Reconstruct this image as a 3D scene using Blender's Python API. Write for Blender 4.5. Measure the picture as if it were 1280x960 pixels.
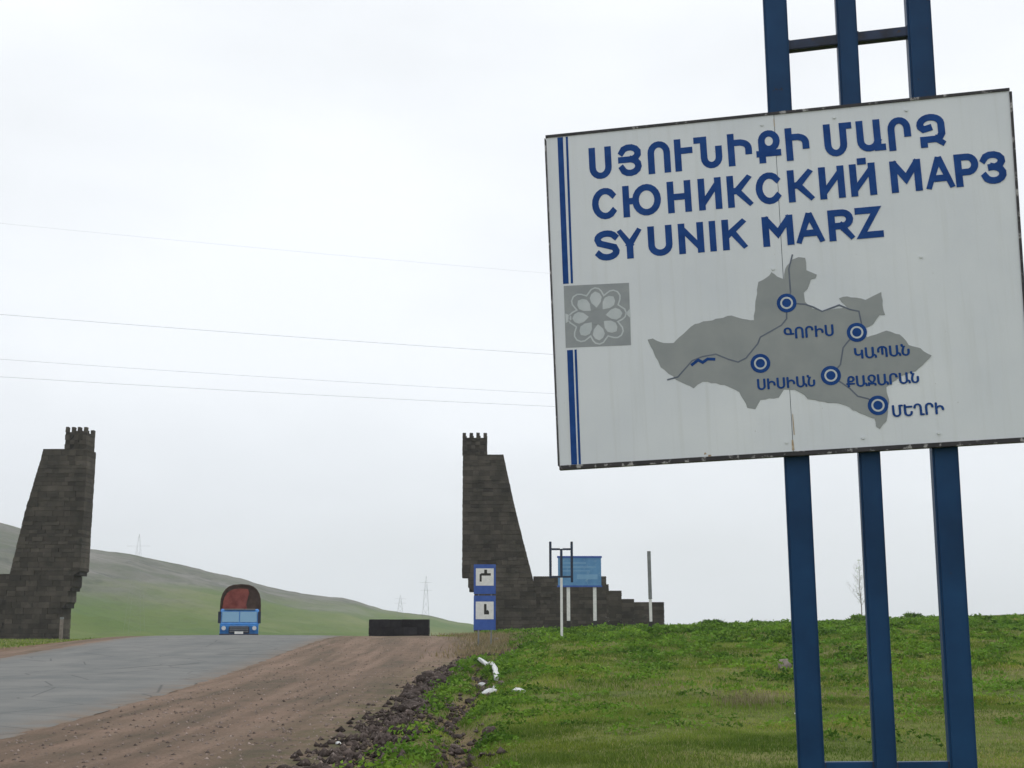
import bpy, bmesh, math, random
import numpy as np
from mathutils import Vector
sc = bpy.context.scene
for o in list(bpy.data.objects): bpy.data.objects.remove(o)
rng = np.random.RandomState(7); random.seed(7)
PI = math.pi

# ------------------------------------------------------------------ camera
EYE = (0.0, 0.0, 1.6); FPX = 1620.0; PITCH = math.atan(310/FPX)
cam = bpy.data.objects.new('camera', bpy.data.cameras.new('camera')); sc.collection.objects.link(cam)
cam.data.sensor_width = 36; cam.data.lens = 36*FPX/1280
cam.location = EYE; cam.rotation_euler = (PI/2+PITCH, 0, 0)
cam.data.clip_start = .1; cam.data.clip_end = 12000
sc.camera = cam
# ------------------------------------------------------------------ overcast sky, weak broad sun ahead of the camera
SUN_EL, SUN_AZ = math.radians(52), math.radians(35)      # azimuth from +Y towards +X
world = bpy.data.worlds.new('World'); sc.world = world; world.use_nodes = True
nt = world.node_tree; nt.nodes.clear()
def wn(t, **k):
    n = nt.nodes.new(t)
    for a, b in k.items(): setattr(n, a, b)
    return n
wo = wn('ShaderNodeOutputWorld'); bg1 = wn('ShaderNodeBackground'); bg2 = wn('ShaderNodeBackground'); mx = wn('ShaderNodeMixShader')
sky = wn('ShaderNodeTexSky', sky_type='NISHITA', sun_disc=False, sun_elevation=SUN_EL, sun_rotation=SUN_AZ)
tc = wn('ShaderNodeTexCoord'); sep = wn('ShaderNodeSeparateXYZ'); mp = wn('ShaderNodeMapping')
mp.inputs['Scale'].default_value = (1, 1, 2.6)
nz = wn('ShaderNodeTexNoise'); nz.inputs['Scale'].default_value = 1.7; nz.inputs['Detail'].default_value = 5; nz.inputs['Roughness'].default_value = .5
grad = wn('ShaderNodeValToRGB'); e = grad.color_ramp.elements
e[0].position = 0.0; e[0].color = (.75, .80, .865, 1)
e[1].position = 1.0; e[1].color = (1.42, 1.46, 1.52, 1)
for pos, c in ((.07, (.83, .865, .915, 1)), (.20, (.91, .94, .975, 1)), (.42, (.96, .99, 1.02, 1))):
    q = grad.color_ramp.elements.new(pos); q.color = c
nr = wn('ShaderNodeMapRange'); nr.inputs['From Min'].default_value = .32; nr.inputs['From Max'].default_value = .68
nr.inputs['To Min'].default_value = .88; nr.inputs['To Max'].default_value = 1.10
mul = wn('ShaderNodeVectorMath', operation='SCALE')
L = nt.links.new
L(tc.outputs['Generated'], sep.inputs[0]); L(sep.outputs['Z'], grad.inputs['Fac'])
L(tc.outputs['Generated'], mp.inputs[0]); L(mp.outputs[0], nz.inputs['Vector']); L(nz.outputs['Fac'], nr.inputs['Value'])
L(grad.outputs[0], mul.inputs[0]); L(nr.outputs[0], mul.inputs['Scale'])
L(sky.outputs[0], bg1.inputs[0]); bg1.inputs[1].default_value = .08
L(mul.outputs[0], bg2.inputs[0]); bg2.inputs[1].default_value = 1.0
L(bg1.outputs[0], mx.inputs[1]); L(bg2.outputs[0], mx.inputs[2]); mx.inputs[0].default_value = .93   # cloud cover
L(mx.outputs[0], wo.inputs[0])
sd = bpy.data.lights.new('sun', 'SUN'); sd.energy = .9; sd.angle = math.radians(25); sd.color = (1, .97, .92)
sun = bpy.data.objects.new('sun', sd); sc.collection.objects.link(sun)
dv = Vector((math.cos(SUN_EL)*math.sin(SUN_AZ), math.cos(SUN_EL)*math.cos(SUN_AZ), math.sin(SUN_EL)))
sun.rotation_euler = (-dv).to_track_quat('-Z', 'Y').to_euler(); sun.location = (0, 0, 50)
sc.view_settings.view_transform = 'Standard'; sc.view_settings.look = 'None'
sc.view_settings.exposure = .05; sc.view_settings.gamma = 1; sc.view_settings.use_curve_mapping = False
sc.cycles.use_denoising = True; sc.cycles.max_bounces = 6; sc.cycles.volume_bounces = 1

# ------------------------------------------------------------------ helpers
COL = sc.collection
def tag(o, label=None, cat=None, group=None, kind=None):
    if label: o['label'] = label
    if cat: o['category'] = cat
    if group: o['group'] = group
    if kind: o['kind'] = kind
    return o
def empty(name, loc, rz=0):
    o = bpy.data.objects.new(name, None); COL.objects.link(o); o.location = loc; o.rotation_euler = (0, 0, rz)
    o.empty_display_size = .2
    return o
def link(name, me, mat, parent=None, loc=None, rot=None):
    o = bpy.data.objects.new(name, me); COL.objects.link(o)
    if mat is not None and not me.materials: me.materials.append(mat)
    if parent: o.parent = parent
    if loc is not None: o.location = loc
    if rot is not None: o.rotation_euler = rot
    return o
def mesh_np(name, V, F, tone=None, smooth=False):
    me = bpy.data.meshes.new(name)
    V = np.asarray(V, dtype=np.float32); F = np.asarray(F, dtype=np.int32)
    me.vertices.add(len(V)); me.vertices.foreach_set('co', V.ravel())
    k = F.shape[1]; me.loops.add(F.size); me.loops.foreach_set('vertex_index', F.ravel())
    me.polygons.add(len(F)); me.polygons.foreach_set('loop_start', np.arange(0, F.size, k, dtype=np.int32))
    if tone is not None:
        a = me.attributes.new('tone', 'FLOAT', 'POINT'); a.data.foreach_set('value', np.asarray(tone, dtype=np.float32))
    me.update(calc_edges=True)
    if smooth: me.polygons.foreach_set('use_smooth', np.ones(len(F), dtype=bool))
    return me
class MB:
    """collects shapes with a per-shape tone and builds one mesh"""
    def __init__(s): s.v = []; s.f = []; s.t = []
    def add(s, V, F, tone=.5):
        n = len(s.v); s.v += [tuple(p) for p in V]; s.f += [tuple(i+n for i in f) for f in F]; s.t += [tone]*len(V)
    def box(s, x0, x1, y0, y1, z0, z1, tone=.5, jit=0):
        V = [(x, y, z) for z in (z0, z1) for y in (y0, y1) for x in (x0, x1)]
        if jit: V = [tuple(c+random.uniform(-jit, jit) for c in p) for p in V]
        s.add(V, [(0, 2, 3, 1), (4, 5, 7, 6), (0, 1, 5, 4), (2, 6, 7, 3), (0, 4, 6, 2), (1, 3, 7, 5)], tone)
    def tube(s, pts, r, n=8, tone=.5, cap=True):
        pts = [Vector(p) for p in pts]; rs = r if isinstance(r, (list, tuple)) else [r]*len(pts)
        V = []; F = []
        for i, p in enumerate(pts):
            d = (pts[min(i+1, len(pts)-1)]-pts[max(i-1, 0)]).normalized()
            up = Vector((0, 0, 1)) if abs(d.z) < .9 else Vector((1, 0, 0))
            a = d.cross(up).normalized(); b = d.cross(a)
            for k in range(n):
                t = 2*PI*k/n; V.append(tuple(p+(a*math.cos(t)+b*math.sin(t))*rs[i]))
        for i in range(len(pts)-1):
            for k in range(n):
                F.append((i*n+k, i*n+(k+1) % n, (i+1)*n+(k+1) % n, (i+1)*n+k))
        if cap: F.append(tuple(range(n))[::-1]); F.append(tuple((len(pts)-1)*n+k for k in range(n)))
        s.add(V, F, tone)
    def prism(s, poly, w0, w1, tone=.5, plane='xz'):
        """poly in a plane, extruded between w0 and w1 along the third axis"""
        n = len(poly)
        mk = {'xz': lambda p, w: (p[0], w, p[1]), 'xy': lambda p, w: (p[0], p[1], w), 'yz': lambda p, w: (w, p[0], p[1])}[plane]
        V = [mk(p, w0) for p in poly]+[mk(p, w1) for p in poly]
        F = [tuple(range(n)), tuple(range(2*n-1, n-1, -1))]+[(i, i+n, (i+1) % n+n, (i+1) % n) for i in range(n)]
        s.add(V, F, tone)
    def mesh(s, name, bevel=0, smooth=False):
        me = bpy.data.meshes.new(name); me.from_pydata(s.v, [], s.f)
        a = me.attributes.new('tone', 'FLOAT', 'POINT'); a.data.foreach_set('value', s.t)
        bm = bmesh.new(); bm.from_mesh(me)
        bmesh.ops.recalc_face_normals(bm, faces=bm.faces)
        if bevel: bmesh.ops.bevel(bm, geom=bm.edges[:], offset=bevel, segments=2, affect='EDGES', clamp_overlap=True)
        bm.to_mesh(me); bm.free()
        if smooth: me.polygons.foreach_set('use_smooth', [True]*len(me.polygons))
        me.update(); return me
    def build(s, name, mat, parent=None, loc=None, rot=None, bevel=0, smooth=False):
        return link(name, s.mesh(name, bevel, smooth), mat, parent, loc, rot)

_vn = {}
def vnoise(x, y, scale, seed=0):
    """smooth value noise 0..1"""
    if seed not in _vn: _vn[seed] = np.random.RandomState(100+seed).rand(256, 256)
    g = _vn[seed]; x = np.asarray(x, float)/scale+500; y = np.asarray(y, float)/scale+500
    xi = np.floor(x).astype(int); yi = np.floor(y).astype(int); fx = x-xi; fy = y-yi
    fx = fx*fx*(3-2*fx); fy = fy*fy*(3-2*fy)
    G = lambda a, b: g[a % 256, b % 256]
    return (G(xi, yi)*(1-fx)+G(xi+1, yi)*fx)*(1-fy)+(G(xi, yi+1)*(1-fx)+G(xi+1, yi+1)*fx)*fy
def fbm(x, y, s, seed=0): return (vnoise(x, y, s, seed)+.5*vnoise(x, y, s/2.1, seed+1)+.25*vnoise(x, y, s/4.3, seed+2))/1.75
def ss(a, b, x): t = np.clip((x-a)/(b-a), 0, 1); return t*t*(3-2*t)
def curve(y, pts):
    xs = np.array([p[0] for p in pts], float); zs = np.array([p[1] for p in pts], float)
    m = np.gradient(zs, xs); y = np.clip(y, xs[0], xs[-1]); i = np.clip(np.searchsorted(xs, y)-1, 0, len(xs)-2)
    h = xs[i+1]-xs[i]; t = (y-xs[i])/h
    return ((2*t**3-3*t**2+1)*zs[i]+(t**3-2*t**2+t)*h*m[i]+(-2*t**3+3*t**2)*zs[i+1]+(t**3-t**2)*h*m[i+1])

# ------------------------------------------------------------------ terrain heights (metres)
ROADP = [(-80, -.2), (-20, 0), (10, 0), (18, 0), (28, .1), (38, .27), (48, .52), (58, .92), (66, 1.24), (72, 1.37), (76, 1.33), (82, 1.0), (90, .5), (110, -.4), (150, -1.6), (220, -3), (400, -4)]
LEFTP = [(-80, -.2), (-20, 0), (15, 0), (28, .15), (40, .45), (50, .72), (60, .86), (80, .92), (104, .98), (125, .9), (160, .3), (220, -2), (400, -4)]
FIELDP = [(-80, -.2), (-20, 0), (8, 0), (15, .1), (25, .42), (38, .85), (50, 1.28), (60, 1.44), (75, 1.49), (95, 1.57), (112, 1.74), (135, 1.6), (170, .6), (230, -2), (400, -4)]
def road_r(y): return -7.3-1.9*ss(10, 60, y)-0.0*y           # right edge of the asphalt
def road_l(y): return road_r(y)-10.6
def verge_r(y): return -2.1+1.1*ss(38, 58, y)-3.2*ss(66, 84, y)  # where gravel gives way to grass
def ditch_x(y): return verge_r(y)+1.25+.22*np.sin(np.asarray(y)*.45)+.12*np.sin(np.asarray(y)*1.3)
def height(x, y):
    x = np.asarray(x, float); y = np.asarray(y, float)
    r, l, f = curve(y, ROADP), curve(y, LEFTP), curve(y, FIELDP)
    f = f+.029*np.clip(x-1, 0, 90)*ss(8, 70, y)+(fbm(x, y, 7, 3)-.5)*.30*ss(6, 30, y)*(.25+.75*ss(0, 7, x))
    f = f+((vnoise(x, y, 1.15, 95)-.5)*.15+(vnoise(x, y, .5, 96)-.5)*.07)*ss(14, 26, y)*ss(-1, 1.5, x)*(1-ss(70, 100, y)*.6)
    l = l+(fbm(x, y, 12, 5)-.5)*.3
    v = verge_r(y)
    h = r+(f-r)*ss(v-.9, v+3.6, x)
    h = h+(l-h)*ss(0, 1, (road_l(y)-1.0-x)/4.0)
    dip = np.exp(-((x-ditch_x(y))/.34)**2)*ss(8, 14, y)*(1-ss(46, 58, y))*.24     # shallow ditch between rubble and field
    gr = ss(0, 1, (x-road_r(y))/.6)*ss(0, 1, (v-x)/.6)
    return h-dip+gr*((fbm(x, y, 2.2, 8)-.5)*.10)
def at(px, py, Y):
    """where the line of sight through a measured point of the photograph meets the distance Y"""
    u = (px-640)/FPX; v = (480-py)/FPX; c, s = math.cos(PITCH), math.sin(PITCH)
    k = Y/(c-v*s); return Vector((u*k, Y, 1.6+(s+v*c)*k))
def on_ground(px, py):
    for Y in np.arange(6, 160, .1):
        p = at(px, py, float(Y))
        if p.z <= float(height(p.x, p.y)): break
    p.z = float(height(p.x, p.y)); return p

# ------------------------------------------------------------------ materials
def material(name):
    m = bpy.data.materials.new(name); m.use_nodes = True
    return m, m.node_tree, m.node_tree.nodes['Principled BSDF']
def nd(t, typ, **k):
    n = t.nodes.new(typ)
    for a, b in k.items():
        if a in n.inputs.keys(): n.inputs[a].default_value = b
        else: setattr(n, a, b)
    return n
def pos(t): return nd(t, 'ShaderNodeNewGeometry').outputs['Position']
def objc(t): return nd(t, 'ShaderNodeTexCoord').outputs['Object']
def noise(t, vec, scale, detail=5, rough=.55):
    n = nd(t, 'ShaderNodeTexNoise'); n.inputs['Scale'].default_value = scale; n.inputs['Detail'].default_value = detail; n.inputs['Roughness'].default_value = rough
    t.links.new(vec, n.inputs['Vector']); return n.outputs['Fac']
def ramp(t, fac, stops):
    r = nd(t, 'ShaderNodeValToRGB'); el = r.color_ramp.elements
    while len(el) < len(stops): el.new(.5)
    for q, (p, c) in zip(el, stops): q.position = p; q.color = (*c, 1) if len(c) == 3 else c
    t.links.new(fac, r.inputs[0]); return r.outputs[0]
def mix(t, fac, a, b, mode='MIX'):
    m = nd(t, 'ShaderNodeMix', data_type='RGBA', blend_type=mode)
    for s, v in ((0, fac), (6, a), (7, b)):
        if hasattr(v, 'links'): t.links.new(v, m.inputs[s])
        else: m.inputs[s].default_value = (*v, 1) if isinstance(v, tuple) and len(v) == 3 else v
    return m.outputs[2]
def mrange(t, v, a, b, c=0, d=1):
    n = nd(t, 'ShaderNodeMapRange'); t.links.new(v, n.inputs[0])
    for i, q in enumerate((a, b, c, d)): n.inputs[i+1].default_value = q
    return n.outputs[0]
def bump(t, b, h, dist=.02, strength=.6):
    n = nd(t, 'ShaderNodeBump'); n.inputs['Distance'].default_value = dist; n.inputs['Strength'].default_value = strength
    t.links.new(h, n.inputs['Height']); t.links.new(n.outputs[0], b.inputs['Normal'])
def attr(t, name='tone'): return nd(t, 'ShaderNodeAttribute', attribute_name=name).outputs['Fac']
def math_(t, op, a, b):
    n = nd(t, 'ShaderNodeMath', operation=op)
    for i, v in enumerate((a, b)):
        if hasattr(v, 'links'): t.links.new(v, n.inputs[i])
        else: n.inputs[i].default_value = v
    return n.outputs[0]
def setin(b, **k):
    for a, v in k.items(): b.inputs[a.replace('_', ' ')].default_value = v

def worn(name, c0, c1, c2=None, scale=6, rough=.55, metal=0, bmp=.002, thr=(.62, .7), coord='obj', tonegain=0, spec=.35):
    """paint or stone in two tones with worn spots of c2"""
    m, t, b = material(name); v = objc(t) if coord == 'obj' else pos(t)
    c = ramp(t, noise(t, v, scale), [(.35, c0), (.65, c1)])
    if tonegain: c = mix(t, 1.0, c, ramp(t, attr(t), [(0, (1-tonegain,)*3), (1, (1+tonegain,)*3)]), 'MULTIPLY')
    if c2: c = mix(t, ramp(t, noise(t, v, scale*2.7, 6, .65), [(thr[0], (0, 0, 0)), (thr[1], (1, 1, 1))]), c, c2)
    t.links.new(c, b.inputs['Base Color']); setin(b, Roughness=rough, Metallic=metal); b.inputs['Specular IOR Level'].default_value = spec if rough < .8 else .08
    bump(t, b, noise(t, v, scale*8, 4), bmp, .5)
    return m
M = {}
M['post'] = worn('blue_post_paint', (.005, .032, .088), (.009, .052, .138), (.030, .026, .026), 2.1, .5, 0, .0006, (.66, .70), spec=.2)
M['dark_bar'] = worn('dark_bar_paint', (.012, .016, .03), (.02, .035, .08), (.05, .03, .02), 9, .5, 0, .001)
M['frame'] = worn('frame_steel', (.02, .02, .022), (.045, .04, .042), (.35, .34, .33), 5, .55, 0, .001, (.56, .62))
M['ink'] = worn('blue_print', (.011, .050, .200), (.018, .070, .255), None, 12, .55, 0, .0002, spec=.1)
M['ink_grey'] = worn('grey_print', (.26, .28, .28), (.305, .32, .315), None, 5, .5, 0, .0002)
M['ink_dark'] = worn('dark_grey_print', (.10, .12, .16), (.14, .16, .2), None, 9, .5, 0, .0002)
M['ink_light'] = worn('pale_print', (.46, .50, .51), (.54, .57, .58), None, 9, .5, 0, .0002)
M['ink_mid'] = worn('mid_grey_print', (.27, .29, .30), (.32, .34, .345), None, 9, .5, 0, .0002)
# white enamel panel: grime, rust runs below the bolts and at the seam
m, t, b = material('white_panel_paint'); v = objc(t)
c = ramp(t, noise(t, v, 1.6, 4), [(.3, (.64, .67, .70)), (.7, (.72, .745, .76))])
mpn = nd(t, 'ShaderNodeMapping'); mpn.inputs['Scale'].default_value = (26, 1, 1.1); t.links.new(v, mpn.inputs[0])
st = noise(t, mpn.outputs[0], 1.0, 3)
c = mix(t, ramp(t, st, [(.52, (0, 0, 0)), (.8, (.28, .28, .28))]), c, (.50, .51, .47))
c = mix(t, ramp(t, noise(t, v, 34, 3, .6), [(.735, (0, 0, 0)), (.76, (1, 1, 1))]), c, (.33, .30, .26))
c = mix(t, ramp(t, noise(t, v, 90, 4), [(.3, (.06, .06, .06)), (.7, (0, 0, 0))]), c, (.4, .4, .38))
t.links.new(c, b.inputs['Base Color']); setin(b, Roughness=.42); bump(t, b, noise(t, v, 3, 3), .004, .4); M['panel'] = m
M['rust'] = worn('rust_run', (.36, .25, .15), (.55, .48, .38), None, 25, .8)
M['basalt'] = worn('dark_basalt', (.047, .042, .035), (.084, .073, .060), (.036, .038, .030), .6, .95, 0, .03, (.57, .72), tonegain=.30)
M['mortar'] = worn('dark_mortar', (.02, .019, .017), (.032, .03, .027), None, 2, .95)
M['block'] = worn('black_barrier_stone', (.02, .019, .022), (.034, .032, .034), (.05, .045, .045), 2.5, .9, 0, .01, tonegain=.35)
M['signblue'] = worn('far_sign_blue', (.03, .085, .33), (.045, .11, .38), None, 4, .45)
M['bbblue'] = worn('billboard_blue', (.08, .22, .42), (.12, .29, .50), (.20, .36, .5), 1.6, .5, 0, .001, (.55, .7))
M['white'] = worn('white_paint', (.68, .68, .66), (.8, .79, .76), (.4, .38, .33), 6, .6)
M['black'] = worn('black_paint', (.02, .02, .02), (.035, .033, .03), None, 6, .6)
M['steel'] = worn('grey_steel', (.16, .17, .17), (.24, .25, .25), (.12, .1, .08), 3, .55, .3)
M['plastic'] = worn('white_rubbish', (.40, .41, .41), (.62, .62, .60), (.16, .13, .10), 11, .5, 0, .004, coord='pos')
M['pinkstone'] = worn('pinkish_stone', (.17, .145, .125), (.26, .22, .195), (.10, .11, .06), 4, .9, 0, .02)
M['clod'] = worn('earth_clod', (.030, .023, .019), (.095, .074, .066), (.20, .165, .15), 7, .95, 0, .02, (.58, .66), tonegain=.5, coord='pos')
M['bark'] = worn('grey_bark', (.20, .19, .175), (.3, .28, .26), None, 9, .9)
M['tyre'] = worn('tyre_rubber', (.015, .015, .015), (.03, .028, .026), None, 9, .85)
M['cab'] = worn('truck_blue_paint', (.025, .16, .46), (.05, .24, .58), (.07, .15, .27), 3, .35)
M['cabdark'] = worn('truck_dark_trim', (.012, .02, .045), (.02, .03, .06), None, 4, .5)
M['tarp_red'] = worn('faded_red_tarp', (.17, .042, .033), (.26, .075, .055), (.07, .03, .022), 2.2, .85, 0, .02)
M['tarp_green'] = worn('brown_green_tarp', (.055, .036, .026), (.095, .062, .044), (.05, .05, .035), 2.4, .85, 0, .02)
m, t, b = material('windscreen_glass'); setin(b, Roughness=.06, Base_Color=(.16, .30, .42, 1)); b.inputs['Metallic'].default_value = .35; M['glass'] = m
m, t, b = material('headlight_glass'); setin(b, Roughness=.15, Base_Color=(.6, .62, .62, 1)); M['lamp'] = m

# asphalt: pale, patched, dusty edges and tyre lanes
m, t, b = material('asphalt'); v = pos(t)
sp = nd(t, 'ShaderNodeSeparateXYZ'); t.links.new(v, sp.inputs[0])
mpn = nd(t, 'ShaderNodeMapping'); mpn.inputs['Scale'].default_value = (.8, .012, 1); t.links.new(v, mpn.inputs[0])
lanes = noise(t, mpn.outputs[0], 1.1, 4)
c = ramp(t, lanes, [(.3, (.130, .136, .132)), (.7, (.180, .181, .170))])
c = mix(t, .5, c, ramp(t, noise(t, v, .5, 6, .6), [(.38, (.105, .112, .110)), (.62, (.205, .200, .186))]))
c = mix(t, ramp(t, noise(t, v, 45, 3, .7), [(.4, (0, 0, 0)), (.75, (.6, .6, .6))]), c, (.085, .088, .09))
c = mix(t, math_(t, 'MULTIPLY', attr(t), ramp(t, noise(t, v, 1.4, 6, .7), [(.35, (0, 0, 0)), (.6, (1, 1, 1))])), c, (.165, .128, .098))
vo = nd(t, 'ShaderNodeTexVoronoi', feature='DISTANCE_TO_EDGE'); vo.inputs['Scale'].default_value = .35
wv = mix(t, .35, v, nd(t, 'ShaderNodeTexNoise').outputs['Color']); t.links.new(v, vo.inputs['Vector'])
crk = ramp(t, vo.outputs['Distance'], [(0, (1, 1, 1)), (.012, (0, 0, 0))])
c = mix(t, math_(t, 'MULTIPLY', crk, .8), c, (.06, .06, .06))
t.links.new(c, b.inputs['Base Color']); setin(b, Roughness=.9); b.inputs['Specular IOR Level'].default_value = .15; bump(t, b, noise(t, v, 60, 3, .7), .01, .6); M['asphalt'] = m
# reddish gravel with tyre ruts along the road
m, t, b = material('gravel'); v = pos(t)
mpn = nd(t, 'ShaderNodeMapping'); mpn.inputs['Scale'].default_value = (1.6, .07, 1); t.links.new(v, mpn.inputs[0])
c = ramp(t, noise(t, mpn.outputs[0], 1.0, 5, .55), [(.36, (.125, .106, .080)), (.5, (.215, .155, .116)), (.62, (.31, .222, .170))])
c = mix(t, .45, c, ramp(t, noise(t, v, .8, 6, .65), [(.33, (.100, .088, .064)), (.67, (.235, .158, .120))]))
c = mix(t, ramp(t, noise(t, v, 22, 4, .75), [(.45, (0, 0, 0)), (.70, (.7, .7, .7))]), c, (.10, .072, .056))
c = mix(t, ramp(t, noise(t, v, 34, 3, .7), [(.60, (0, 0, 0)), (.70, (.7, .7, .7))]), c, (.30, .25, .21))
c = mix(t, math_(t, 'MULTIPLY', attr(t), ramp(t, noise(t, v, 1.7, 6, .7), [(.42, (0, 0, 0)), (.58, (.9, .9, .9))])), c, (.082, .092, .040))
t.links.new(c, b.inputs['Base Color']); setin(b, Roughness=.95); b.inputs['Specular IOR Level'].default_value = .04; bump(t, b, noise(t, v, 26, 5, .75), .05, .9); M['gravel'] = m
# soil and turf underneath the grass blades
m, t, b = material('turf_soil'); v = pos(t)
c = ramp(t, noise(t, v, .35, 6, .6), [(.3, (.080, .115, .028)), (.52, (.140, .165, .045)), (.72, (.21, .185, .08))])
c = mix(t, ramp(t, noise(t, v, 3.5, 6, .7), [(.42, (0, 0, 0)), (.7, (.8, .8, .8))]), c, (.045, .055, .02))
c = mix(t, attr(t), c, ramp(t, noise(t, v, 1.3, 6, .65), [(.35, (.11, .075, .05)), (.65, (.22, .15, .105))]))
t.links.new(c, b.inputs['Base Color']); setin(b, Roughness=.95); b.inputs['Specular IOR Level'].default_value = .04; bump(t, b, noise(t, v, 9, 5, .7), .08, .8); M['turf'] = m
# hillside: meadow low down, drier stony pasture above
m, t, b = material('hill_pasture'); v = pos(t)
low = ramp(t, noise(t, v, .012, 6, .6), [(.35, (.070, .120, .026)), (.5, (.095, .135, .034)), (.65, (.14, .165, .06))])
high = ramp(t, noise(t, v, .02, 7, .65), [(.36, (.080, .098, .060)), (.5, (.125, .126, .102)), (.64, (.185, .176, .16))])
high = mix(t, ramp(t, noise(t, v, .07, 5, .7), [(.50, (0, 0, 0)), (.62, (.8, .8, .8))]), high, (.055, .062, .05))
high = mix(t, ramp(t, noise(t, v, .035, 6, .7), [(.55, (0, 0, 0)), (.66, (.8, .8, .8))]), high, (.17, .165, .15))
sp = nd(t, 'ShaderNodeSeparateXYZ'); t.links.new(v, sp.inputs[0])
hz_ = math_(t, 'ADD', sp.outputs['Z'], mrange(t, noise(t, v, .008, 6, .6), .3, .7, -9, 9))
c = mix(t, mrange(t, hz_, 9, 20), low, high)
c = mix(t, ramp(t, noise(t, v, .25, 4, .7), [(.5, (0, 0, 0)), (.8, (.5, .5, .5))]), c, (.05, .06, .035))
t.links.new(c, b.inputs['Base Color']); setin(b, Roughness=1); b.inputs['Specular IOR Level'].default_value = .03; bump(t, b, noise(t, v, .06, 6, .65), 3, .7); M['hill'] = m
# grass blades
def grass_mat(name, a, bb, dry):
    m, t, b = material(name); v = pos(t)
    c = ramp(t, attr(t), [(0, a), (.8, bb), (1, dry)])
    c = mix(t, .55, c, mix(t, 1.0, c, ramp(t, noise(t, v, .45, 4, .6), [(.32, (.45, .62, .4)), (.5, (1, 1, 1)), (.68, (1.5, 1.25, .9))]), 'MULTIPLY'))
    t.links.new(c, b.inputs['Base Color']); setin(b, Roughness=.7); b.inputs['Specular IOR Level'].default_value = .08
    tr = nd(t, 'ShaderNodeBsdfTranslucent'); t.links.new(c, tr.inputs[0]); ms = nd(t, 'ShaderNodeMixShader'); ms.inputs[0].default_value = .35
    t.links.new(b.outputs[0], ms.inputs[1]); t.links.new(tr.outputs[0], ms.inputs[2]); t.links.new(ms.outputs[0], t.nodes['Material Output'].inputs[0])
    return m
M['grass'] = grass_mat('grass_blades', (.090, .145, .022), (.245, .32, .062), (.34, .30, .15))
M['weed'] = grass_mat('weed_leaves', (.028, .068, .010), (.175, .32, .038), (.27, .26, .12))
M['dry'] = grass_mat('dry_stems', (.16, .13, .07), (.30, .25, .15), (.38, .33, .22))

# ------------------------------------------------------------------ ground sheets
def grid(xs_of_y, ys, zf, tonef=None):
    rows = [np.asarray(xs_of_y(y), float) for y in ys]; nx = len(rows[0]); X = np.array(rows); Y = np.repeat(np.array(ys)[:, None], nx, 1)
    Z = zf(X, Y); V = np.stack([X, Y, Z], -1).reshape(-1, 3)
    i = np.arange(len(ys)-1)[:, None]*nx+np.arange(nx-1)[None]; F = np.stack([i, i+1, i+nx+1, i+nx], -1).reshape(-1, 4)
    return V, F, (tonef(X, Y).ravel() if tonef else None)
def spaced(a, b, n, p): t = np.linspace(0, 1, n)**p; return a+(b-a)*t
ys = np.concatenate([np.linspace(-90, 4, 20)[:-1], np.arange(4, 60, .3), np.arange(60, 140, .9), spaced(140, 5000, 50, 2.6)])
xs = np.concatenate([-spaced(60, 4000, 30, 2.6)[::-1], np.arange(-59, -22, 1.0), np.arange(-22, -4, .4), np.arange(-4, 12, .2), np.arange(12, 30, .4), np.arange(30, 60, 1.0), spaced(60, 4000, 30, 2.6)])
def ground_z(X, Y):
    h = height(X, Y)
    inside = ss(0, 1, (X-road_l(Y)-.35)/.5)*ss(0, 1, (verge_r(Y)-.55-X)/.5)*(Y < 128)
    return h-.14*inside
def ground_tone(X, Y):
    v = verge_r(Y)
    left = ss(0, 1, (X-(road_l(Y)-6))/3)*ss(0, 1, (road_l(Y)+1-X)/1)
    right = ss(0, 1, (v+1.3-X)/1.6)*ss(0, 1, (X-(v-3))/1)
    dt = np.exp(-((X-ditch_x(Y))/.32)**2)*(Y < 56)*(Y > 9)
    return np.clip(left*(Y < 72)+.8*right*(Y < 66)+.9*dt+.35*ss(.60, .75, fbm(X, Y, 3, 20))*(X > 0)*(Y < 90), 0, 1)
V, F, T = grid(lambda y: xs, ys, ground_z, ground_tone)
tag(link('ground', mesh_np('ground', V, F, T, True), M['turf']), 'rolling grassy ground on both sides of the road running to the horizon', 'ground', kind='structure')
ys = np.arange(-70, 125, .5)
ej = lambda y, s: (vnoise(y, 0*y+s, .9, 31)-.5)*.34+(vnoise(y, 0*y+s, .3, 32)-.5)*.16
def road_x(y):
    a = float(road_l(y)+ej(y, 3)); b = float(road_r(y)+ej(y, 9)); u = np.array([0, .01, .03, .06, .12, .2, .3, .4, .5, .6, .7, .8, .88, .94, .97, .99, 1]); return a+(b-a)*u
def road_z(X, Y):
    u = (X-road_l(Y))/10.6; h = curve(Y, ROADP)
    return h+.022+.05*(1-(2*u-1)**2)-.07*(np.abs(2*u-1) > .985)
V, F, T = grid(road_x, ys, road_z, lambda X, Y: ss(.78, 1, np.abs(2*(X-road_l(Y))/10.6-1)))
tag(link('road', mesh_np('road', V, F, T, True), M['asphalt']), 'grey patched asphalt road rising to a crest', 'road', kind='structure')
def shoulder_x(y):
    a = float(road_r(y))-.5; b = float(verge_r(y)+.3+ej(y, 14)*1.6); return a+(b-a)*np.linspace(0, 1, 26)
V, F, T = grid(shoulder_x, np.arange(-60, 125, .3), lambda X, Y: height(X, Y)+.012-.2*ss(0, 1, (X-verge_r(Y)-.1)/.4), lambda X, Y: ss(-2.4, .2, X-verge_r(Y))*.9+.5*ss(58, 80, Y))
tag(link('gravel_shoulder', mesh_np('gravel_shoulder', V, F, T, True), M['gravel']), 'wide reddish gravel shoulder beside the asphalt', 'gravel shoulder', kind='structure')
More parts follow.
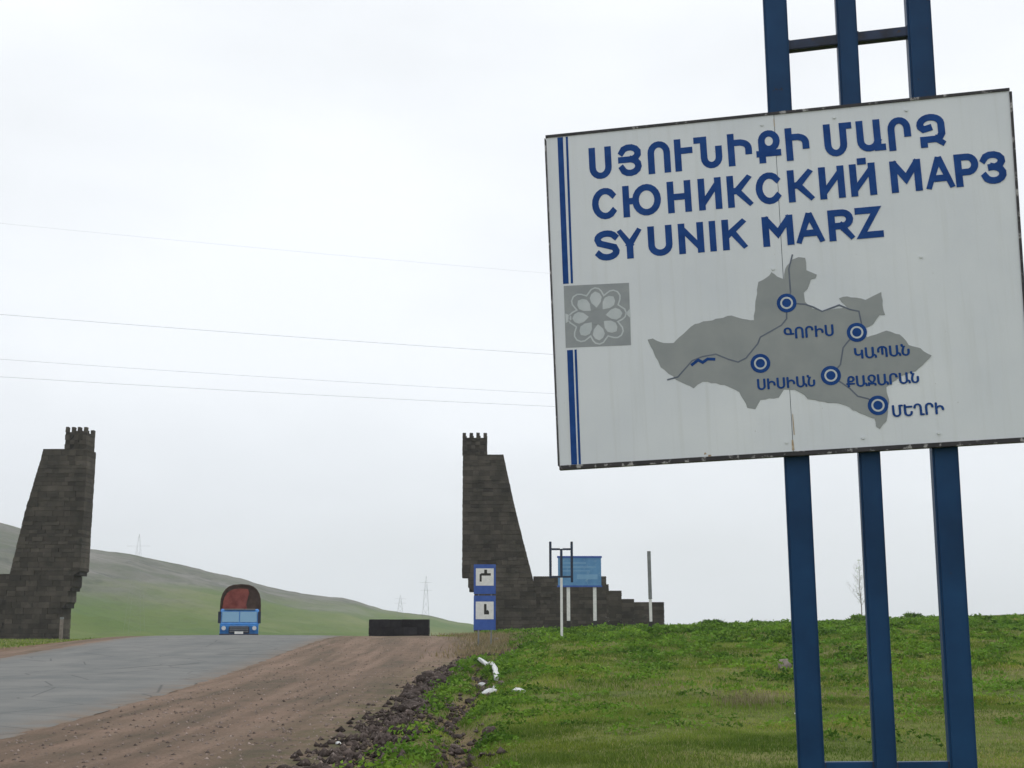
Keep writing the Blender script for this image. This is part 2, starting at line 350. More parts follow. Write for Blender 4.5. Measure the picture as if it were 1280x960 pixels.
def lshoulder_x(y):
    a = float(road_l(y))-2.1+float(ej(y, 22)); b = float(road_l(y))+.5; return a+(b-a)*np.linspace(0, 1, 9)
V, F, T = grid(lshoulder_x, np.arange(-60, 110, .5), lambda X, Y: height(X, Y)+.012-.2*ss(0, 1, (road_l(Y)-1.5-X)/.5), lambda X, Y: .6*ss(0, 1, (road_l(Y)-.8-X)))
tag(link('dirt_verge', mesh_np('dirt_verge', V, F, T, True), M['gravel']), 'narrow reddish dirt verge on the far side of the road', 'verge', kind='structure')

# hill: skyline measured as bearings and elevations, carried out to real ridge distances
SKY = [(-2600, 420), (-1500, 500), (-800, 575), (-300, 625), (0, 653), (20, 658), (60, 669), (112, 686), (165, 692), (200, 700), (250, 710), (300, 722), (340, 734), (400, 745), (430, 747), (450, 752), (480, 762), (510, 766), (540, 770), (570, 777), (600, 782), (680, 796), (900, 812), (1600, 830), (3200, 850)]
az = np.arctan((np.array([s[0] for s in SKY])-640)/FPX); el = np.array([(at(s[0], s[1], 100).z-1.6)/math.hypot(at(s[0], s[1], 100).x, 100) for s in SKY])
A = np.linspace(az[0], az[-1], 420); EL = np.interp(A, az, el)
RD = np.interp(A, [az[0], -.37, -.2, 0, az[-1]], [600, 640, 760, 900, 1000])
tt = np.concatenate([np.linspace(0, 1, 70), np.linspace(1.02, 1.8, 14)])
AA, TT = np.meshgrid(A, tt); R0 = 190; RR = R0+(RD[None]-R0)*TT
ridge = 1.6+EL[None]*RD[None]
XX = RR*np.sin(AA); YY = RR*np.cos(AA)
prof = np.where(TT <= 1, np.clip(TT, 0, 1)**1.55, 1-(TT-1)*.9)
ZZ = -4.5+(ridge+4.5)*prof+((fbm(XX, YY, 90, 40)-.5)*14+(fbm(XX, YY, 22, 44)-.5)*7)*np.sin(np.clip(TT, 0, 1)*PI)**.8*np.clip(ridge/30, .1, 1)+(fbm(XX, YY, 14, 48)-.5)*1.0*np.clip(TT, 0, 1)
ZZ = ZZ+(vnoise(XX, YY, 6, 50)-.5)*.6*(TT > .7)
V = np.stack([XX, YY, ZZ], -1).reshape(-1, 3); nx = len(A)
i = np.arange(len(tt)-1)[:, None]*nx+np.arange(nx-1)[None]; F = np.stack([i, i+nx, i+nx+1, i+1], -1).reshape(-1, 4)
tag(link('hill', mesh_np('hill', V, F[:, ::-1], None, True), M['hill']), 'long green hillside falling from the left to the right behind the gate', 'hill', kind='structure')

# ------------------------------------------------------------------ the big roadside sign
YAW, TILT = math.radians(-10.25), math.radians(-2.1)
root = empty('region_sign', (.279, 7.5, 0), YAW)
tag(root, 'white region sign with grey map on three tall dark blue posts', 'sign')
BZ = 2.5468
# board frame: x along the board, z up its face, -y towards the camera
board = dict(parent=root, loc=(0, 0, BZ), rot=(0, TILT, 0))
def sub(mb, name, mat, parent=None, **k):
    if parent is None: return mb.build(name, mat, root, (0, 0, BZ), (0, TILT, 0), **k)
    return mb.build(name, mat, parent, **k)
C_BL, C_BR, C_TR, C_TL = (0, 0), (2.6168, .0042), (2.7118, 2.0266), (.0045, 2.0284)
SB, STp = (1.3326, .0015), (1.3744, 2.0278)          # seam between the two sheets
g = .0016
mb = MB(); mb.prism([C_BL, (SB[0]-g, SB[1]), (STp[0]-g, STp[1]), C_TL], 0, .012); pan_l = sub(mb, 'panel', M['panel'])
mb = MB(); mb.prism([(SB[0]+g, SB[1]), C_BR, C_TR, (STp[0]+g, STp[1])], .0015, .0135); pan_r = sub(mb, 'panel', M['panel'])
def strip(a, b2, w, y0, y1, mbx=None):
    mbx = mbx or MB(); d = (Vector(b2)-Vector(a)).normalized(); n = Vector((-d.y, d.x))*w/2; a = Vector(a); b2 = Vector(b2)
    mbx.prism([tuple(a-n), tuple(b2-n), tuple(b2+n), tuple(a+n)], y0, y1); return mbx
fr = [((-.004, -.008), (2.622, -.004)), ((2.623, .008), (2.716, 2.018)), ((2.712, 2.033), (0, 2.034)), ((-.004, 2.022), (-.008, .004))]
for (a, b2), w in zip(fr, (.024, .014, .016, .007)): sub(strip(a, b2, w, -.006, .045), 'frame_rail', M['frame'])
# blue stripes left of the text, broken by the emblem
for a, b2, w in [((.0895, 2.021), (.084, 1.094), .034), ((.1305, 2.021), (.1205, 1.094), .0135), ((.090, .688), (.0845, .006), .035), ((.1235, .688), (.117, .006), .0135)]:
    sub(strip(a, b2, w, -.0012, .001), 'stripe', M['ink'])

# stroke lettering -------------------------------------------------
def arc(cx, cy, rx, ry, a0, a1, n=9): return [(cx+rx*math.cos(math.radians(a0+(a1-a0)*i/(n-1))), cy+ry*math.sin(math.radians(a0+(a1-a0)*i/(n-1)))) for i in range(n)]
Umain = [(0, 1)]+arc(.5, .33, .5, .33, 180, 360, 11)+[(1, 1)]
THREE = [arc(.5, .76, .5, .24, 165, -70, 9)+[(.42, .52)], [(.52, .535)]+arc(.5, .26, .5, .26, 62, -165, 10)]
CC = [arc(.56, .5, .56, .5, 42, 318, 17)]
G = {
 'aS': [Umain], 'aY': [arc(.5, .76, .5, .24, 165, -75, 9)+[(.0, .53)], arc(.5, .265, .5, .265, 75, -165, 10)],
 'aO': [[(0, 0)]+arc(.5, .67, .5, .33, 180, 0, 11)+[(1, 0)]], 'aV': [[(.05, 0), (.05, 1)], [(.05, .66), (1, .66)]],
 'aN': [[(0, 1), (.30, 1)]+[(.30, .33)]+arc(.65, .30, .35, .30, 180, 360, 10)+[(1, .60)]],
 'aI': [[(0, 0), (0, 1)], [(0, .76), (.55, .76)]+arc(.6, .5, .4, .24, 75, 0, 6)+[(1, .40)]],
 'aQ': [arc(.55, .70, .42, .30, 205, -155, 20), [(.14, .68), (.14, 0)], [(0, .24), (1, .24)]],
 'aM': [[(0, 1)]+arc(.37, .33, .37, .33, 180, 360, 11)+[(.74, 1), (1, 1)]],
 'aA': [[(0, 1)]+arc(.40, .36, .40, .30, 180, 345, 10), [(.80, 1), (.80, .06), (1, .06)]],
 'aR': [[(0, 0)]+arc(.5, .67, .5, .33, 180, 0, 11)+[(1, .48)]],
 'aZ': [[(.40, .60), (.16, .56), (.02, .66)]+arc(.5, .73, .5, .27, 180, 0, 11)+[(1, .36), (.84, .17), (.12, .17), (.12, 0)], [(.74, .17), (1, .02)]],
 'С': CC, 'Ю': [[(0, 0), (0, 1)], [(0, .5), (.3, .5)], arc(.65, .5, .35, .5, 0, 360, 22)], 'Н': [[(0, 0), (0, 1)], [(1, 0), (1, 1)], [(0, .5), (1, .5)]],
 'И': [[(0, 1), (0, 0)], [(1, 1), (1, 0)], [(0, .1), (1, .9)]], 'К': [[(0, 0), (0, 1)], [(.06, .5), (.35, .52), (.95, 1)], [(.35, .52), (1, 0)]],
 'Й': [[(0, 1), (0, 0)], [(1, 1), (1, 0)], [(0, .1), (1, .9)], [(.45, 1.21), (.55, 1.21)]], 'М': [[(0, 0), (0, .97)], [(1, 0), (1, .97)], [(.04, .95), (.5, .38), (.96, .95)]],
 'А': [[(-.02, 0), (.46, 1)], [(1.02, 0), (.54, 1)], [(.22, .28), (.78, .28)]], 'Р': [[(0, 0), (0, 1)], [(0, 1), (.5, 1)]+arc(.55, .71, .45, .29, 80, -80, 9)+[(0, .42)]],
 'З': THREE, 'S': [arc(.5, .755, .5, .245, 25, 180, 9)+[(.1, .60), (.5, .50), (.9, .40)]+arc(.5, .245, .5, .245, 0, -155, 9)],
 'Y': [[(0, 1), (.5, .46)], [(1, 1), (.5, .46)], [(.5, .5), (.5, 0)]], 'U': [Umain], 'N': [[(0, 0), (0, 1)], [(1, 0), (1, 1)], [(0, .92), (1, .08)]], 'I': [[(.5, 0), (.5, 1)]],
 'K': [[(0, 0), (0, 1)], [(.06, .45), (.95, 1)], [(.38, .6), (1, 0)]], 'M': [[(0, 0), (0, .97)], [(1, 0), (1, .97)], [(.04, .95), (.5, .38), (.96, .95)]],
 'A': [[(-.02, 0), (.46, 1)], [(1.02, 0), (.54, 1)], [(.22, .28), (.78, .28)]], 'R': [[(0, 0), (0, 1)], [(0, 1), (.5, 1)]+arc(.55, .73, .42, .27, 80, -80, 9)+[(0, .46)], [(.5, .46), (1, 0)]],
 'Z': [[(.02, 1), (.95, 1), (.05, 0), (1, 0)]],
}
def ribbon(mb, pts, w, y0, y1, caps=True):
    P = [Vector(p) for p in pts]; Q = [P[0]]
    for p in P[1:]:
        if (p-Q[-1]).length > 1e-4: Q.append(p)
    closed = (Q[0]-Q[-1]).length < 1e-3
    if closed: Q = Q[:-1]
    n = len(Q)
    if caps and not closed:
        Q[0] = Q[0]-(Q[1]-Q[0]).normalized()*w/2*caps; Q[-1] = Q[-1]+(Q[-1]-Q[-2]).normalized()*w/2*caps
    Lf, Rt = [], []
    for i in range(n):
        a = Q[i-1] if (i > 0 or closed) else None; c = Q[(i+1) % n] if (i < n-1 or closed) else None
        d1 = (Q[i]-a).normalized() if a is not None else None; d2 = (c-Q[i]).normalized() if c is not None else None
        d1 = d1 or d2; d2 = d2 or d1; n1 = Vector((-d1.y, d1.x)); n2 = Vector((-d2.y, d2.x)); mm = (n1+n2)
        mm = mm.normalized() if mm.length > 1e-6 else n1; k = min(1/max(mm.dot(n1), .3), 2.2)
        Lf.append(Q[i]+mm*w/2*k); Rt.append(Q[i]-mm*w/2*k)
    V = []; 
    for i in range(n): V += [(Lf[i].x, y0, Lf[i].y), (Rt[i].x, y0, Rt[i].y), (Rt[i].x, y1, Rt[i].y), (Lf[i].x, y1, Lf[i].y)]
    F = []
    for i in range(n if closed else n-1):
        j = (i+1) % n
        for k in range(4): F.append((i*4+k, j*4+k, j*4+(k+1) % 4, i*4+(k+1) % 4))
    if not closed: F += [(0, 1, 2, 3), ((n-1)*4+3, (n-1)*4+2, (n-1)*4+1, (n-1)*4)]
    mb.add(V, F)
def glyph(mb, key, x0, x1, z0, z1, w, yf=-.0015):
    first = len(mb.v)
    ax, bx, az_, bz = x0+w/2, x1-w/2, z0+w/2, z1-w/2
    for k, pl in enumerate(G[key]): ribbon(mb, [(ax+u*(bx-ax), az_+v*(bz-az_)) for u, v in pl], w, yf-.0003*k, .001)
    # terminals are cut flat along the cap line, the base line and the sides of the letter
    mb.v[first:] = [(min(max(a, x0), x1), b2, max(c, z0) if c > z1+.02 else min(max(c, z0), z1)) for a, b2, c in mb.v[first:]]
L1 = [('S',0.259,0.395,1.733,1.938), ('Y',0.435,0.576,1.730,1.938), ('O',0.614,0.749,1.729,1.930), ('V',0.771,0.882,1.733,1.934), ('N',0.891,1.056,1.728,1.934), ('I',1.090,1.231,1.729,1.929), ('Q',1.255,1.399,1.724,1.931), ('I',1.428,1.564,1.729,1.925), ('M',1.650,1.812,1.735,1.937), ('A',1.837,1.997,1.730,1.928), ('R',2.014,2.144,1.725,1.925), ('Z',2.177,2.334,1.724,1.938)]
L2 = [('С',0.264,0.413,1.469,1.662), ('Ю',0.450,0.678,1.463,1.673), ('Н',0.716,0.857,1.474,1.681), ('И',0.899,1.036,1.474,1.677), ('К',1.069,1.218,1.472,1.679), ('С',1.235,1.382,1.471,1.672), ('К',1.421,1.571,1.472,1.673), ('И',1.601,1.746,1.474,1.667), ('Й',1.777,1.923,1.482,1.666), ('М',2.005,2.178,1.477,1.673), ('А',2.197,2.359,1.470,1.661), ('Р',2.364,2.496,1.473,1.664), ('З',2.503,2.644,1.473,1.671)]
L3 = [('S',0.266,0.416,1.214,1.405), ('Y',0.403,0.552,1.219,1.407), ('U',0.586,0.730,1.216,1.403), ('N',0.766,0.915,1.214,1.401), ('I',0.948,0.986,1.218,1.404), ('K',1.022,1.167,1.223,1.409), ('M',1.255,1.433,1.218,1.402), ('A',1.444,1.608,1.216,1.399), ('R',1.632,1.778,1.214,1.397), ('Z',1.784,1.938,1.216,1.401)]
for LL, pre, zb, zt, txt in ((L1, 'a', 1.729, 1.932, 'top line of dark blue Armenian capitals'), (L2, '', 1.473, 1.670, 'middle line of dark blue Cyrillic capitals'), (L3, '', 1.216, 1.403, 'lower line of dark blue Latin capitals')):
    mb = MB()
    for k, x0, x1, z0, z1 in LL: glyph(mb, pre+k, x0, x1, zb, zt, .0395)
    sub(mb, 'lettering', M['ink'])['label'] = txt

# grey map, roads, towns and captions
MAP=[(0.550,0.715),(0.581,0.720),(0.640,0.689),(0.701,0.684),(0.781,0.752),(0.829,0.787),(0.952,0.809),(1.043,0.821),(1.102,0.797),(1.169,0.784),(1.182,0.869),(1.210,1.009),(1.254,1.029),(1.289,1.062),(1.321,1.031),(1.357,1.012),(1.369,1.074),(1.411,1.126),(1.449,1.138),(1.486,1.130),(1.487,1.056),(1.544,1.024),(1.535,1.004),(1.508,0.999),(1.486,0.946),(1.462,0.924),(1.465,0.869),(1.506,0.824),(1.549,0.805),(1.623,0.814),(1.697,0.819),(1.657,0.874),(1.702,0.881),(1.802,0.852),(1.840,0.869),(1.893,0.891),(1.893,0.819),(1.902,0.756),(1.873,0.758),(1.833,0.708),(1.788,0.688),(1.790,0.634),(1.842,0.646),(1.901,0.664),(1.971,0.636),(2.015,0.571),(2.077,0.548),(2.133,0.502),(2.083,0.453),(2.037,0.418),(1.964,0.401),(1.872,0.340),(1.879,0.249),(1.855,0.146),(1.816,0.104),(1.796,0.120),(1.792,0.165),(1.717,0.200),(1.621,0.259),(1.521,0.281),(1.435,0.302),(1.395,0.343),(1.367,0.360),(1.308,0.364),(1.276,0.320),(1.172,0.312),(1.139,0.261),(1.095,0.272),(1.057,0.366),(1.000,0.401),(0.927,0.429),(0.853,0.442),(0.798,0.407),(0.725,0.451),(0.660,0.503),(0.617,0.545),(0.577,0.650)]
jm = []
for i, p in enumerate(MAP):                       # roughen the printed border a little
    q = MAP[(i+1) % len(MAP)]; jm.append(p); n_ = int(math.hypot(q[0]-p[0], q[1]-p[1])/.022)
    for k in range(1, n_): f_ = k/n_; jm.append((p[0]+(q[0]-p[0])*f_+random.uniform(-.004, .004), p[1]+(q[1]-p[1])*f_+random.uniform(-.004, .004)))
mb = MB(); mb.prism(jm[::-1], -.0010, .001); o = sub(mb, 'map_area', M['ink_grey'])
bm = bmesh.new(); bm.from_mesh(o.data); bmesh.ops.triangulate(bm, faces=[f for f in bm.faces if len(f.verts) > 4]); bm.to_mesh(o.data); bm.free()
R1=[(0.650,0.468),(0.712,0.480),(0.800,0.570),(0.860,.590),(0.938,0.599),(1.011,0.562),(1.062,0.543),(1.108,0.563),(1.181,0.643),(1.198,0.680),(1.322,0.741),(1.354,0.777),(1.361,0.870)]
R2=[(1.416,1.157),(1.389,1.072),(1.388,0.931),(1.361,0.870),(1.464,0.854),(1.507,0.835),(1.556,0.804),(1.654,0.834),(1.710,0.803),(1.760,0.788),(1.768,0.713),(1.738,0.666),(1.687,0.619),(1.655,0.583),(1.632,0.486),(1.574,0.427)]
R3=[(1.574,0.427),(1.671,0.346),(1.711,0.298),(1.767,0.279),(1.817,0.238)]
for R in (R1, R2, R3):
    mb = MB(); ribbon(mb, R, .0085, -.0018, .001, 0); sub(mb, 'map_road', M['ink_dark'])
mb = MB(); ribbon(mb, [(.80, .548), (.835, .572), (.86, .556), (.89, .574), (.925, .570)], .017, -.0022, .001); sub(mb, 'map_river', M['ink'])
def ring(r): return arc(0, 0, r, r, 0, 345, 24)
for (x, z) in [(1.361,0.870),(1.738,0.666),(1.574,0.427),(1.187,0.526),(1.817,0.238)]:
    mb = MB(); mb.prism([(x+a, z+b2) for a, b2 in ring(.056)], -.0026, .001); n_ = sub(mb, 'town_mark', M['ink'])
    mb = MB(); ribbon(mb, [(x+a, z+b2) for a, b2 in ring(.031)]+[(x+.031, z)], .010, -.0032, -.002); sub(mb, 'town_ring', M['ink_light'], n_)
FLAB=[('\u0533\u0548\u0550\u053B\u054D',1.334,1.608,.690),('\u053F\u0531\u054A\u0531\u0546',1.716,2.014,.545),('\u054D\u053B\u054D\u053B\u0531\u0546',1.163,1.482,.405),('\u0554\u0531\u054B\u0531\u0550\u0531\u0546',1.657,2.050,.385),('\u0544\u0535\u0542\u0550\u053B',1.894,2.168,.200)]
def bez(sp, n=5):
    B = sp.bezier_points; P = []
    for i in range(len(B)):
        a, b2 = B[i], B[(i+1) % len(B)]
        for k in range(n):
            t_ = k/n; u = 1-t_; P.append(tuple(a.co[q]*u**3+3*a.handle_right[q]*u*u*t_+3*b2.handle_left[q]*u*t_*t_+b2.co[q]*t_**3 for q in (0, 1)))
    out = [P[0]]
    for p in P[1:]:
        if math.hypot(p[0]-out[-1][0], p[1]-out[-1][1]) > 1e-5: out.append(p)
    return out
def area(P): return sum(P[i-1][0]*P[i][1]-P[i][0]*P[i-1][1] for i in range(len(P)))/2
def inside(p, P):
    c = False
    for i in range(len(P)):
        (x0, y0), (x1, y1) = P[i-1], P[i]
        if (y0 > p[1]) != (y1 > p[1]) and p[0] < (x1-x0)*(p[1]-y0)/(y1-y0)+x0: c = not c
    return c
from mathutils.geometry import tessellate_polygon
for k, (txt, x0, x1, zc) in enumerate(FLAB):
    cu = bpy.data.curves.new('caption', 'FONT'); cu.body = txt; cu.size = .1
    tmp = bpy.data.objects.new('tmp_caption', cu); COL.objects.link(tmp); bpy.context.view_layer.update()
    cv = tmp.to_curve(bpy.context.evaluated_depsgraph_get()); loops = [bez(sp) for sp in cv.splines]; tmp.to_curve_clear(); bpy.data.objects.remove(tmp)
    big = max(loops, key=lambda P: abs(area(P))); sg = math.copysign(1, area(big)); outs = [P for P in loops if area(P)*sg > 0]; holes = [P for P in loops if area(P)*sg < 0]
    allp = [p for P in loops for p in P]; ax, bx = min(p[0] for p in allp), max(p[0] for p in allp); ay, by = min(p[1] for p in allp), max(p[1] for p in allp); H_ = .066
    mb = MB()
    for m_, P in enumerate(outs):
        polys = [P]+[h for h in holes if inside(h[0], P)]
        flat = [p for q in polys for p in q]; tris = tessellate_polygon([[Vector((a, b2, 0)) for a, b2 in q] for q in polys])
        for q, (dx, dz) in enumerate(((0, 0), (-.0030, 0), (.0030, 0), (0, -.0018), (0, .0018))):   # printed bold
            mb.add([(x0+(a-ax)/(bx-ax)*(x1-x0)+dx, -.0024-q*.0002-(m_ % 4)*.00005, zc-H_/2+(b2-ay)/(by-ay)*H_+dz) for a, b2 in flat], tris)
    sub(mb, 'caption', M['ink'])
# emblem: grey square with an eight petalled rosette
EX, EZ = .262, .882
mb = MB(); mb.prism([(.066, .703), (.452, .690), (.460, 1.068), (.070, 1.082)], -.0010, .001); emb = sub(mb, 'emblem', M['ink_mid'])
mb = MB()
for k in range(8):
    a = math.radians(45*k+2); ca, sa = math.cos(a), math.sin(a)
    kite = [(.050, 0), (.082, .028), (.112, .036), (.136, .024), (.150, 0), (.136, -.024), (.112, -.036), (.082, -.028)]
    mb.prism([(EX+u*ca-w_*sa, EZ+u*sa+w_*ca) for u, w_ in kite], -.0018, -.0005)
mb.prism([(EX-.155+.0, EZ-.012), (EX-.190, EZ-.03), (EX-.190, EZ+.03), (EX-.155, EZ+.012)], -.0018, -.0005)
mb.prism([(EX+.196, EZ-.030), (EX+.168, EZ-.0), (EX+.196, EZ+.030)], -.0018, -.0005)
mb.build('rosette_petals', M['ink_light'], emb)
mb = MB(); pts = []
for k in range(8):
    a0 = 45*k+2
    for da, r in ((-22.5, .128), (-14, .152), (-8, .166), (0, .172), (8, .166), (14, .152)):
        sc_ = 1.09 if k % 2 else 1.0
        pts.append((EX+r*sc_*math.cos(math.radians(a0+da)), EZ+r*sc_*math.sin(math.radians(a0+da))))
ribbon(mb, pts+[pts[0]], .0085, -.0018, -.0005); mb.build('rosette_outline', M['ink_light'], emb)
mb = MB(); ribbon(mb, [(EX+.05*math.cos(math.radians(22.5+45*k)), EZ+.05*math.sin(math.radians(22.5+45*k))) for k in list(range(8))+[0]], .012, -.0018, -.0005); mb.build('rosette_centre', M['ink_mid'], emb)
# rust run along the seam, bolts
for (x, z, w, h) in [(1.3326, .012, .014, .06), (1.345, .10, .006, .12), (.84, .018, .014, .012), (.865, .006, .02, .010), (1.337, .46, .005, .14), (1.372, 1.95, .006, .05)]:
    mb = MB(); mb.prism([(x-w/2, z), (x+w/2, z+.002), (x+w/3, z+h), (x-w/3, z+h)], -.0009, .001); sub(mb, 'rust_streak', M['rust'])
for x, z in [(1.30, 1.97), (1.30, .06), (1.72, 1.97), (1.72, .06), (2.13, 1.97), (2.13, .06), (1.30, 1.08), (2.13, 1.08)]:
    mb = MB(); mb.prism([(x+.009*math.cos(k*PI/3), z+.009*math.sin(k*PI/3)) for k in range(6)], -.006, .002); sub(mb, 'bolt', M['panel'])
# posts: square tubes behind the panel, battens between
for xb, xt, w in ((1.362, 1.334, .141), (1.753, 1.752, .118), (2.156, 2.172, .141)):
    mb = MB(); y0 = .052; z0 = -.5; z1 = 7.4
    fx = lambda z: xb+(xt-xb)*(z-.9)/(5.4-.9)
    V = [(fx(z)+sx*w/2, y0+yy, z) for z in (z0, z1) for yy in (0, .12) for sx in (-1, 1)]
    mb.add(V, [(0, 2, 3, 1), (4, 5, 7, 6), (0, 1, 5, 4), (2, 6, 7, 3), (0, 4, 6, 2), (1, 3, 7, 5)])
    mb.build('post', M['post'], root, bevel=.012)
for xa, za, xb, zb, h, mt in ((1.406, 5.092, 1.695, 5.106, .062, 'dark_bar'), (1.813, 5.112, 2.102, 5.124, .062, 'dark_bar'), (1.434, .865, 1.692, .872, .075, 'post'), (1.813, .872, 2.084, .880, .075, 'post'), (1.406, 7.2, 1.695, 7.2, .062, 'dark_bar'), (1.813, 7.2, 2.102, 7.2, .062, 'dark_bar')):
    for xw in (xa, xb):
        mb = MB(); mb.tube([(xw, .073, (za if xw == xa else zb)-h/2), (xw, .073, (za if xw == xa else zb)+h/2)], .007, 6); mb.build('weld', M['dark_bar'], root)
    mb = MB(); V = [(x, y, z+s*h/2) for s in (-1, 1) for y in (.075, .135) for (x, z) in ((xa-.004, za), (xb+.004, zb))]
    mb.add(V, [(0, 2, 3, 1), (4, 5, 7, 6), (0, 1, 5, 4), (2, 6, 7, 3), (0, 4, 6, 2), (1, 3, 7, 5)]); mb.build('crossbar', M[mt], root, bevel=.004)
for a, b2 in (((.05, .06), (2.6, .06)), ((.05, 1.97), (2.65, 1.97))): sub(strip(a, b2, .04, .0145, .045), 'back_rail', M['frame'])

# ------------------------------------------------------------------ gate towers of dark basalt
def masonry(rows, Y0, depth, mb, core, hstone=.36, seed=1, pierced=None, wmin=.42, wmax=.95):
    """rows(z) -> (x0, x1) of the front at height z; through-stones laid in courses"""
    rr = random.Random(seed); z = rows.z0
    while z < rows.z1-.05:
        h = min(hstone*rr.choice((.7, .85, 1, 1.1, 1.3)), rows.z1-z); iv = rows(z+h*.5)
        if iv:
            x0, x1 = iv; x = x0+rr.uniform(-.025, .025); xe = x1+rr.uniform(-.025, .03); k = 0
            core.box(max(x0, (rows(z+h-.01) or iv)[0])+.10, min(x1, (rows(z+h-.01) or iv)[1])-.10, Y0+.09, Y0+depth-.09, z, z+h, .3)
            while x < xe-.02:
                w = min(rr.uniform(wmin, wmax), xe-x)
                if xe-(x+w) < .2: w = xe-x
                p = rr.uniform(-.05, .05); tone = rr.random()
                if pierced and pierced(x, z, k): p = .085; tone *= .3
                ya, yb, j = Y0+p, Y0+depth+rr.uniform(-.05, .05), lambda: rr.uniform(-.010, .010)
                xl0 = xl1 = x+.004; xr0 = xr1 = x+w-.004
                lo_, hi_ = rows(z+.02) or iv, rows(z+h-.02) or iv
                if k == 0: xl0, xl1 = lo_[0]+j(), hi_[0]+j()
                if x+w >= xe-.02: xr0, xr1 = lo_[1]+j(), hi_[1]+j()
                V_ = [(a+j(), b_+j(), c_) for c_, (l_, r_x) in ((z+.008, (xl0, xr0)), (z+h-.008, (xl1, xr1))) for b_ in (ya, yb) for a in (l_, r_x)]
                mb.add(V_, [(0, 2, 3, 1), (4, 5, 7, 6), (0, 1, 5, 4), (2, 6, 7, 3), (0, 4, 6, 2), (1, 3, 7, 5)], tone)
                x += w; k += 1
        z += h
class Rows:
    def __init__(s, z0, z1, left, right): s.z0, s.z1, s.l, s.r = z0, z1, left, right
    def __call__(s, z): a = s.l(z); b2 = s.r(z); return (a, b2) if b2-a > .15 else None
def lin(pts):
    P = sorted(pts); zs = [p[0] for p in P]; xs_ = [p[1] for p in P]; return lambda z: float(np.interp(z, zs, xs_))
def pp(px, py, Y): p = at(px, py, Y); return (p.z, p.x)

def gate(name, Y, side, label, TOP, SHOULDER, WALL, base_z, seed):
    """side +1: the inner (road) face is on the left of the tower; -1: on the right"""
    cx = (TOP[0]+TOP[1])/2; root = empty(name, (cx, Y, base_z)); tag(root, label, 'gate tower', 'pair of basalt gate towers')
    sh = lambda me: me.transform(__import__('mathutils').Matrix.Translation((-cx, -Y, -base_z)))
    def put(mb_, nm, mat, kind=None):
        o = mb_.build(nm, mat, root); sh(o.data)
        if kind: o['kind'] = kind
        return o
    depth = 2.2; mb_, core = MB(), MB()
    inner, outer, step = SHOULDER['inner'], SHOULDER['outer'], SHOULDER['step']
    il = lambda z: step(z); ol = lambda z: outer(z)
    lo, hi = (il, ol) if side > 0 else (ol, il)
    masonry(Rows(base_z-.4, SHOULDER['z1'], lo, hi), Y, depth, mb_, core, seed=seed)
    put(mb_, 'shaft', M['basalt'], 'stuff')
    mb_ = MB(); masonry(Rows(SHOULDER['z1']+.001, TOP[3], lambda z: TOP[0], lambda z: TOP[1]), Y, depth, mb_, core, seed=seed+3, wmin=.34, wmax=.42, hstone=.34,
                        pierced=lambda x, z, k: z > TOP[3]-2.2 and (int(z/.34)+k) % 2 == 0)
    put(mb_, 'turret', M['basalt'], 'stuff')
    # crenels
    n = 4; W = TOP[1]-TOP[0]; mw = W/(2*n-1)
    for k in range(n):
        for yy in (Y, Y+depth-.42):
            mb_ = MB(); x = TOP[0]+2*k*mw; mb_.box(x, x+mw, yy+.0, yy+.42, TOP[3]-.02, TOP[3]+.42, random.random(), .02); put(mb_, 'merlon', M['basalt'])
    put(core, 'core', M['mortar'])
    # low wall stepping down away from the road
    mb_, core = MB(), MB(); segs = WALL; zb = base_z-.7
    for (xa, xb, zt) in segs:
        a, b2 = min(xa, xb), max(xa, xb)
        masonry(Rows(zb, zt, lambda z, a=a: a, lambda z, b2=b2: b2), Y+.45, 1.1, mb_, core, seed=seed+int(zt*10), hstone=.33)
    put(mb_, 'low_wall', M['basalt'], 'stuff'); put(core, 'wall_core', M['mortar'])
    # a thin ledge course where the shaft meets the plinth
    return root
Y = 110
zx = lambda L_, Y_: lin([pp(x, y, Y_) for x, y in L_])
outerR = zx([(608, 560), (629, 567), (634, 590), (645, 640), (655, 680), (661, 703), (666, 722), (670, 745), (672, 800)], Y)
def stepR(z):
    if z > at(0, 722, 110).z: return at(578, 640, 110).x
    if z > at(0, 739, 110).z: return at(585, 730, 110).x
    return at(592.5, 760, 110).x
P = lambda x, y: at(x, y, 110)
gate('stone_gate_tower', 110, 1, 'dark stone gate tower behind the blue service sign, with stepped wall', (P(578, 560).x, P(608.5, 560).x, 0, P(0, 547).z),
     dict(inner=None, outer=outerR, step=stepR, z1=P(0, 568).z),
     [(P(667, 740).x, P(758.5, 740).x, P(0, 720).z), (P(758.6, 740).x, P(761.5, 740).x, P(0, 730).z), (P(761.6, 740).x, P(777.5, 740).x, P(0, 738).z), (P(777.6, 740).x, P(793, 740).x, P(0, 748.5).z), (P(793.1, 740).x, P(831, 760).x, P(0, 752.4).z)],
     float(height(-2, 110)), 11)
P = lambda x, y: at(x, y, 104)
outerL = zx([(54, 561), (50, 577), (33, 633), (17, 697), (12, 717), (8, 745), (4, 800)], 104)
def stepL(z):
    if z > at(0, 718, 104).z: return at(107, 600, 104).x
    if z > at(0, 736, 104).z: return at(91, 730, 104).x
    if z > at(0, 757, 104).z: return at(84, 745, 104).x
    return at(77, 770, 104).x
